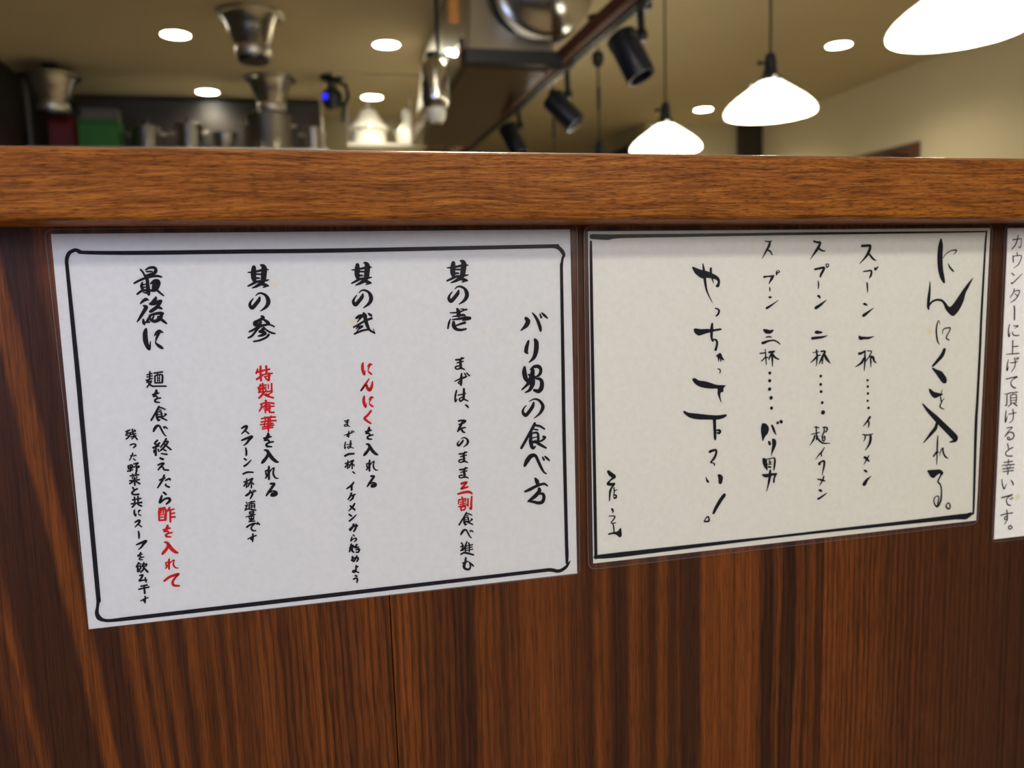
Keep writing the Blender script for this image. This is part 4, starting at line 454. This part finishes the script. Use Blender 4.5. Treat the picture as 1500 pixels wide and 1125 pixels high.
downlight(.585, 5.33, 'middle downlight right above the glaring white domed pot', 40)
downlight(3.20, 3.78, 'right downlight between the two largest glass pendants', 24)
downlight(3.20, 5.48, 'small right downlight between the two smaller glass pendants', 34)

# ------------------------------------------------------------------ milk glass pendants
def pendant(loc, label, extra=False):
    t = thing('pendant_lamp', label, 'pendant lamp', loc, 'milk glass pendants over the dining counter')
    top = ZC - loc[2]
    prof = [(.034, .098), (.043, .095), (.058, .085), (.085, .066), (.112, .047), (.134, .028), (.146, .013), (.150, .002), (.149, -.005), (.145, -.008),
            (.142, -.004), (.139, .008), (.126, .025), (.104, .043), (.078, .061), (.052, .079), (.036, .090)]
    link('glass_shade', lathe(B(), prof, n=56, closed=True), M_SHADE, t)
    s = link('socket', lathe(B(), [(0, .190), (.012, .190), (.017, .184), (.020, .165), (.021, .140), (.026, .122), (.034, .112), (.046, .106), (.046, .099), (0, .099)], n=28), M_BAKE, t)
    k = B(); rod(k, (-.018, 0, .158), (-.036, 0, .158), .004, 10); rod(k, (-.036, 0, .158), (-.044, 0, .158), .009, 12)
    link('switch_knob', k, M_BAKE, s)
    for a in range(3):
        g = B(); c_, s_ = math.cos(a*2.094+.2), math.sin(a*2.094+.2)
        rod(g, (c_*.036, s_*.036, .100), (c_*.060, s_*.060, .100), .0025, 8); rod(g, (c_*.060, s_*.060, .100), (c_*.066, s_*.066, .100), .006, 10)
        link('holder_screw', g, M_STEEL, s)
    link('bulb', lathe(B(), [(0, .0), (.018, .004), (.028, .018), (.030, .034), (.024, .054), (.014, .072), (.013, .097), (0, .097)], n=24), M_BULB, t)
    link('cord', rod(B(), (0, 0, .188), (0, 0, top-.03), .0042 if not extra else .0050, 12), M_CORD, t)
    link('ceiling_rose', lathe(B(), [(0, top-.034), (.012, top-.034), (.045, top-.02), (.05, top-.001), (0, top-.001)], n=28), M_BAKE, t)
    if extra:
        link('cord_adjuster', lathe(B(), [(0, .345), (.006, .345), (.009, .35), (.0095, .45), (.005, .462), (0, .462)], n=16), M_BAKE, t)
        link('cord_bob', lathe(B(), [(0, .555), (.012, .556), (.026, .572), (.031, .600), (.027, .625), (.012, .635), (0, .635)], n=24), M_BLACK, t)
    d = bpy.data.lights.new('bulb_light', 'POINT'); d.energy = 5.0; d.color = (1, .86, .60); d.shadow_soft_size = .04
    o = bpy.data.objects.new('bulb_light', d); COL.objects.link(o); o.parent = t; o.location = (0, 0, -.03)
    return t
pendant((1.60, 1.119, 1.75), 'nearest and largest lit milk glass pendant, upper right corner')
pendant((1.645, 1.973, 1.75), 'middle lit milk glass pendant with whole shade in view under dark socket')
pendant((1.60, 2.70, 1.755), 'lit milk glass pendant half hidden behind the timber counter top')
pendant((1.60, 3.51, 1.745), 'pendant beside the track spotlights, only its cord with bob and adjuster showing', True)
pendant((1.60, 4.31, 1.75), 'farthest pendant, thin cord seen below the second black spotlight', True)

# ------------------------------------------------------------------ hood, its duct, lighting track
hood = thing('extractor_hood', 'long brown and stainless kitchen extractor hood hanging behind the counter', 'hood', (.90, 2.6, 2.05))
hx, hy, hz = hood.location
def hb(name, m, *a, bev=.004, parent=hood):
    return link(name, box(B(), a[0]-hx, a[1]-hx, a[2]-hy, a[3]-hy, a[4]-hz, a[5]-hz, bev), m, parent)
hb('underside_board', M_HOODW, .745, 1.085, 2.66, 4.35, 2.045, 2.062)
hb('front_lip', M_BLACK, .735, 1.122, 2.60, 2.66, 2.052, 2.105)
hb('side_board', M_HOODW, .725, .745, 2.66, 4.35, 2.05, 2.16)
bm = B()
v0 = [(.745, 2.66, 2.064), (1.118, 2.66, 2.064), (1.085, 4.35, 2.064), (.745, 4.35, 2.064)]
v1 = [(.80, 2.76, 2.54), (1.11, 2.76, 2.54), (1.08, 4.25, 2.54), (.80, 4.25, 2.54)]
va = [bm.verts.new((x-hx, y-hy, z-hz)) for x, y, z in v0]; vb = [bm.verts.new((x-hx, y-hy, z-hz)) for x, y, z in v1]
for k in range(4): bm.faces.new((va[k], va[(k+1) % 4], vb[(k+1) % 4], vb[k]))
bm.faces.new(vb); bm.faces.new(va)
bmesh.ops.bevel(bm, geom=list(bm.edges), offset=.012, segments=3, affect='EDGES')
link('canopy', bm, M_STEELB, hood, True, 60)
dc = Vector((1.055, 2.58, 2.352)) - hood.location
bm = B(); lathe(bm, [(0, -.085), (.05, -.08), (.10, -.062), (.145, -.034), (.172, -.008), (.186, 0), (.198, .006), (.198, .03), (.190, .036), (.190, .19), (.197, .195), (.197, .215), (.190, .22), (.190, .60), (0, .60)], dc, 56, Vector((0, 1, 0)))
pipe = link('round_duct', bm, M_STEEL, hood)
bm = B(); tube(bm, [dc + Vector((-.197*math.cos(a), .11, -.197*math.sin(a))) for a in [k*math.pi/16 for k in range(17)]], .005, 8)
link('duct_strap', bm, M_BLACK, pipe)

A0, A1 = at_z(713, 186, 2.09), at_z(915, 5, 2.09)
dr = (A0-A1).normalized(); near = A1 - dr*1.0; far = A0 + dr*1.6
rail = thing('lighting_track', 'red brown beam with silver lighting track running away from viewer', 'track', tuple(near))
side = Vector((0, 0, 1)).cross(dr).normalized()
if side.x < 0: side = -side
L = (far-near).length
def bar(name, m, s0, s1, z0, z1, bev=.002):
    bm = B(); box(bm, s0, s1, 0, L, z0, z1, bev)
    rot = Matrix((tuple(side), tuple(dr), (0, 0, 1))).transposed().to_4x4()
    bm.transform(rot); return link(name, bm, m, rail)
bar('beam', M_TRIMW, -.018, .016, -.012, .035)
bar('dark_groove', M_MATTE, .016, .030, -.008, .030)
bar('rail', M_MATTE, .030, .060, -.008, .026)
bar('silver_line', M_DKSTEEL, .038, .041, -.010, -.007, .0005)
bar('rail_lip', M_DKSTEEL, .060, .064, -.010, -.004, .001)
for k in (.10, L-.3):
    p = Vector((0, 0, 0)) + dr*k
    bm = B(); rod(bm, p+Vector((0, 0, .035)), p+Vector((0, 0, ZC-near.z-.001)), .006, 10); link('hanger_rod', bm, M_BLACK, rail)

def track_light(a, b, piv, top, Y, r, label, cond):
    P = at_y(*piv, Y); A_, B_ = at_y(*a, Y), at_y(*b, Y-.05); T = at_y(*top, Y)
    t = thing('track_spotlight', label, 'spotlight', tuple(T), 'black spotlights on the lighting track')
    bd = B(); ax = (B_-A_); Lh = ax.length
    lathe(bd, [(0, 0), (r*.75, 0), (r*.95, .006), (r, .02), (r, Lh-.004), (r*.97, Lh), (r*.82, Lh), (r*.78, Lh-.03), (0, Lh-.035)], A_-T, 32, ax)
    body = link('lamp_housing', bd, M_BLUEBLK, t)
    bm = B(); 
    for k in range(3): lathe(bm, [(r*1.0, .0), (r*1.05, .001), (r*1.05, .004), (r*1.0, .005)], A_-T+ax.normalized()*(.012+.011*k), 32, ax, True)
    link('cooling_fins', bm, M_BLACK, body)
    bm = B(); rod(bm, (0, 0, 0), P-T, .012, 14); lathe(bm, [(0, -.02), (.016, -.018), (.022, 0), (.016, .018), (0, .02)], P-T, 16); link('arm', bm, M_BLACK, t)
    mid = (A_*.72+B_*.28)-T
    bm = B(); tube(bm, [P-T, (P-T)*.6+mid*.4+Vector((.012, 0, .006)), mid], .008, 8); link('yoke', bm, M_BLACK, t)
    bm = B(); box(bm, -.022, .022, -.05, .05, -.012, .022, .004); link('track_adapter', bm, M_BLACK, t)
    return t
track_light((908, 50), (940, 114), (940, 52), (938, 14), 2.10, .050, 'nearest black track spotlight, biggest, pointing down right', 1)
track_light((806, 142), (844, 182), (832, 138), (830, 98), 2.95, .050, 'second black track spotlight, middle of the track', 1)
track_light((742, 184), (762, 226), (762, 184), (758, 158), 3.72, .050, 'farthest black track spotlight, partly hidden by the timber', 1)

# ------------------------------------------------------------------ bell-shaped steel fittings under the kitchen ceiling
def bell(loc, label, drop=0):
    t = thing('ceiling_diffuser', label, 'ceiling fitting', loc, 'bell-shaped steel fittings on the kitchen ceiling')
    prof = [(.158, -.002), (.165, -.006), (.160, -.014), (.140, -.020), (.124, -.045), (.112, -.080), (.098, -.120), (.084, -.148), (.080, -.158),
            (.074, -.156), (.078, -.146), (.092, -.118), (.106, -.080), (.118, -.045), (.134, -.016), (.150, -.004)]
    link('bell', lathe(B(), prof, n=48, closed=True), M_STEEL, t)
    link('neck_ring', lathe(B(), [(.070, -.152), (.084, -.154), (.088, -.166), (.086, -.190), (.080, -.204), (.070, -.206)], n=40, closed=True), M_STEELB, t)
    link('nozzle', lathe(B(), [(.068, -.200), (.078, -.202), (.076, -.218), (.066, -.226), (0, -.210)], n=36), M_BLACK, t)
    if drop: link('stem', lathe(B(), [(0, -.004), (.02, -.004), (.02, drop-.012), (.05, drop-.002), (0, drop-.002)], n=20), M_BLACK, t)
    return t
bell((-.10, 3.72, ZC), 'nearest bell-shaped steel ceiling fitting, right of the largest left downlight')
bell((-.08, 4.92, ZC), 'middle bell-shaped steel ceiling fitting hanging over the steel pots')
bell((-1.29, 4.75, 2.49), 'far left bell-shaped steel fitting on a short dark stem', .06)

# black ball device with a blue light
t = thing('ceiling_camera', 'black ball-shaped ceiling device with a glowing blue dot', 'camera', (.297, 4.82, ZC))
link('mount', lathe(B(), [(0, -.001), (.07, -.001), (.07, -.02), (.03, -.035), (.022, -.09), (0, -.09)], n=28), M_BLACK, t)
bd = link('ball_housing', lathe(B(), [(0, -.07), (.04, -.078), (.062, -.105), (.068, -.14), (.06, -.175), (.035, -.198), (0, -.205)], n=32), M_BLUEBLK, t)
link('blue_lens', lathe(B(), [(0, .012), (.014, .009), (.020, 0), (0, 0)], (-.045, -.054, -.135), 20, Vector((-.6, -.8, 0))), M_LED, bd)
bm = B(); tube(bm, [(.03, 0, -.03), (.09, .01, -.05), (.10, .01, -.12), (.07, .0, -.18), (.06, .0, -.28)], .014, 10); link('cable', bm, M_BLACK, t)

# ------------------------------------------------------------------ kitchen: cupboards, hanging shelf, pots
cab = thing('wall_cupboard', 'long dark kitchen wall cupboard below the ceiling at far left', 'cupboard', (-.63, 5.45, 1.5))
link('carcass', box(B(), -.88, .86, 0, .35, 0, ZC-1.5-.02, .003), M_DARKW, cab)
for k in range(4):
    x = -.87 + k*.432
    dd = link('door', box(B(), x, x+.424, -.022, -.001, .01, ZC-1.5-.04, .003), M_DARKW, cab)
    link('handle', box(B(), x+.18, x+.25, -.034, -.022, .03, .045, .003), M_STEELB, dd)
SH = 2.092
def shelf(x0, x1, y0, y1, label):
    s = thing('hanging_shelf', label, 'shelf', ((x0+x1)/2, (y0+y1)/2, SH))
    w_, d_ = (x1-x0)/2, (y1-y0)/2
    link('board', box(B(), -w_, w_, -d_, d_, -.025, 0, .003), M_STEELB, s)
    for sx in (-1, 1):
        link('hanger_rod', rod(B(), (sx*(w_-.03), d_-.02, 0), (sx*(w_-.03), d_-.02, ZC-SH-.001), .006, 10), M_STEELB, s)
    return s
shelf(-1.46, .26, 4.74, 5.30, 'long steel hanging shelf carrying pots below the dark cupboards')
shelf(.36, .84, 4.50, 5.0, 'short steel hanging shelf carrying the white domed pot')
def pot(x, y, r, h, label, kind='stockpot'):
    t = thing(kind, label, 'pot' if kind != 'mixing_bowl' else 'bowl', (x, y, SH+.001))
    if kind == 'mixing_bowl':
        link('bowl', lathe(B(), [(0, 0), (r*.45, 0), (r*.8, h*.35), (r*.97, h*.8), (r, h), (r*1.04, h), (r*1.03, h*.97), (r*.94, h*.8), (r*.76, h*.37), (0, h*.06)], n=40), M_DKSTEEL, t)
        return t
    link('body', lathe(B(), [(0, 0), (r*.95, 0), (r, h*.05), (r, h*.96), (r*1.04, h), (r*.99, h), (r*.96, h*.95), (r*.96, .01), (0, .008)], n=40), M_DKSTEEL, t)
    ld = link('lid', lathe(B(), [(0, h+r*.28), (r*.3, h+r*.25), (r*.75, h+r*.13), (r*1.02, h+.004), (r*1.02, h+.001), (0, h+r*.2)], n=40), M_DKSTEEL, t)
    link('lid_knob', lathe(B(), [(0, h+r*.28+.03), (.014, h+r*.28+.027), (.018, h+r*.28+.018), (.008, h+r*.28+.004), (0, h+r*.26)], n=16), M_BLACK, ld)
    for s in (-1, 1):
        bm = B(); tube(bm, [(s*r*.98, -.04, h*.75), (s*(r+.03), -.03, h*.78), (s*(r+.03), .03, h*.78), (s*r*.98, .04, h*.75)], .005, 8); link('handle', bm, M_STEELB, t)
    return t
pot(-.85, 5.02, .085, 0.165, 'small lidded steel pot right of the green box')
pot(-.60, 5.04, .085, 0.185, 'steel pot second from the green box, under left downlight')
pot(-.385, 5.02, .075, 0.135, 'shallow steel bowl between the two lidded pots', 'mixing_bowl')
pot(-.115, 4.98, .145, 0.235, 'largest lidded steel pot beneath the middle bell fitting')
pot(.165, 5.02, .055, 0.175, 'narrow dark-looking steel pot below the blue light device')
t = thing('storage_box', 'green box on the hanging shelf at the far left', 'box', (-1.10, 4.98, SH))
link('body', box(B(), -.11, .11, -.08, .08, .001, .165, .006, 2), M_GREEN, t)
link('lid', box(B(), -.114, .114, -.084, .084, .166, .185, .004), M_GREEN, t)
t = thing('storage_box', 'grey box lying on top of the green box', 'box', (-1.09, 4.98, SH+.186))
link('body', box(B(), -.10, .10, -.07, .07, 0, .062, .005, 2), M_GREY, t)
link('lid', box(B(), -.103, .103, -.073, .073, .063, .074, .003), M_GREY, t)
t = thing('storage_box', 'dark red box left of the green box on the shelf', 'box', (-1.32, 5.05, SH))
link('body', box(B(), -.07, .07, -.08, .08, .001, .23, .006, 2), M_REDP, t)
link('lid', box(B(), -.074, .074, -.084, .084, .231, .25, .004), M_GREY, t)
t = tag(link('conduit_pipe', rod(B(), (-1.485, 4.95, .0), (-1.485, 4.95, ZC-.002), .014, 12), M_GREY), 'thin upright grey pipe at the far left kitchen wall', 'pipe')

# white domed pot glaring under its downlight
t = thing('domed_pot', 'glaring white domed pot under the far middle downlight', 'pot', (at_y(540, 190, 4.72).x, 4.72, SH+.001)); t.scale = (1.05, 1.05, 1.14)
link('body', lathe(B(), [(0, 0), (.118, 0), (.122, .01), (.104, .022), (.102, .085), (.106, .092), (0, .092)], n=40), M_WHITE, t)
ld = link('domed_lid', lathe(B(), [(0, .215), (.03, .212), (.052, .195), (.066, .165), (.090, .130), (.118, .112), (.120, .098), (.112, .094), (0, .094)], n=40), M_WHITE, t)
link('lid_knob', lathe(B(), [(0, .245), (.012, .243), (.016, .235), (.008, .222), (0, .216)], n=16), M_WHITE, ld)
t = thing('steel_pitcher', 'round bright steel pitcher right of the white domed pot', 'pitcher', (at_y(597, 195, 4.72).x, 4.72, SH+.001)); t.scale = (.70, .70, 1.1)
link('body', lathe(B(), [(0, 0), (.07, 0), (.100, .03), (.108, .065), (.095, .10), (.05, .128), (.036, .15), (.05, .19), (.048, .21), (.03, .225), (0, .23)], n=40), M_WHITE, t)
bm = B(); tube(bm, [(.09, 0, .09), (.15, 0, .12), (.16, 0, .155), (.05, 0, .18)], .008, 8); link('handle', bm, M_STEEL, t)
bm = B(); tube(bm, [(-.09, 0, .07), (-.13, 0, .10), (-.14, 0, .14)], .009, 8); link('spout', bm, M_STEEL, t)

# steel canister hanging on a dark rod beside the hood
c0 = at_y(637, 118, 2.45)
t = thing('hanging_canister', 'tall shiny steel canister hanging left of the hood on a dark rod', 'canister', (c0.x, c0.y, c0.z-.10)); t.scale = (.8, .8, .8)
link('body', lathe(B(), [(0, 0), (.045, .004), (.058, .02), (.062, .05), (.062, .16), (.055, .195), (.036, .215), (.030, .225), (0, .225)], n=36), M_STEEL, t)
link('collar', lathe(B(), [(0, .222), (.034, .223), (.036, .24), (.02, .25), (0, .25)], n=24), M_BLACK, t)
link('bottom_cap', lathe(B(), [(0, -.06), (.028, -.058), (.040, -.04), (.046, -.012), (.044, .003), (0, .003)], n=28), M_WHITE, t)
link('rod', rod(B(), (.02, 0, .245), (.02, 0, (ZC-t.location.z)/.8-.001), .009, 12), M_BLACK, t)
br = link('bracket', box(B(), -.005, .085, -.008, .008, .228, .244, .003), M_BLACK, t)
for dx in (.070, .092):
    link('indicator_lamp', lathe(B(), [(0, .262), (.010, .260), (.015, .25), (.012, .236), (0, .232)], (dx, 0, 0), 16), M_BULB, t)
o0 = at_y(664, 12, 2.45)
t = thing('hanging_tag', 'small orange tag hanging beside the dark rod at the top edge', 'tag', (o0.x, o0.y, o0.z))
link('plate', box(B(), -.018, .018, -.006, .006, -.05, .05, .004, 2), M_ORANGE, t)
link('string', rod(B(), (0, 0, .05), (0, 0, ZC-o0.z-.001), .002, 8), M_BLACK, t)

# ------------------------------------------------------------------ door on the right wall, wall box
door = struct(thing('door_1', None, None, (XR, 4.45, 0))); door['label'] = 'red brown door in the far right wall, only its top showing'
bm = B(); box(bm, -.03, -.001, -.40, -.33, 0, 2.055, .003); box(bm, -.03, -.001, .33+.0, .40, 0, 2.055, .003); link('frame', bm, M_DOORW, door)
link('head_frame', box(B(), -.03, -.001, -.33, .33, 1.985, 2.055, .003), M_DOORW, door)
link('door_leaf', box(B(), -.018, -.002, -.328, .328, .005, 1.983, .002), M_DOORW, door)
t = thing('door_closer', 'black door closer at top corner of the red brown door', 'door closer', (XR-.045, 4.25, 1.95))
link('body', box(B(), -.02, .02, -.10, .10, -.03, .03, .006, 2), M_BLACK, t)
bm = B(); tube(bm, [(0, -.06, .03), (-.05, -.02, .06), (-.01, .12, .09)], .008, 8); link('arm', bm, M_BLACK, t)
w0 = at_y(915, 214, 6.0)
t = thing('air_conditioner', 'dark slim unit on the far wall corner, just above the timber', 'air conditioner', (2.90, 6.4, 2.28))
link('body', box(B(), -.10, .038, -.30, .30, -.14, .10, .012, 3), M_BLACK, t)
for k in range(3): link('vent_slat', box(B(), -.108, -.098, -.26, .26, -.11+.03*k, -.10+.03*k, .001), M_GREY, t)
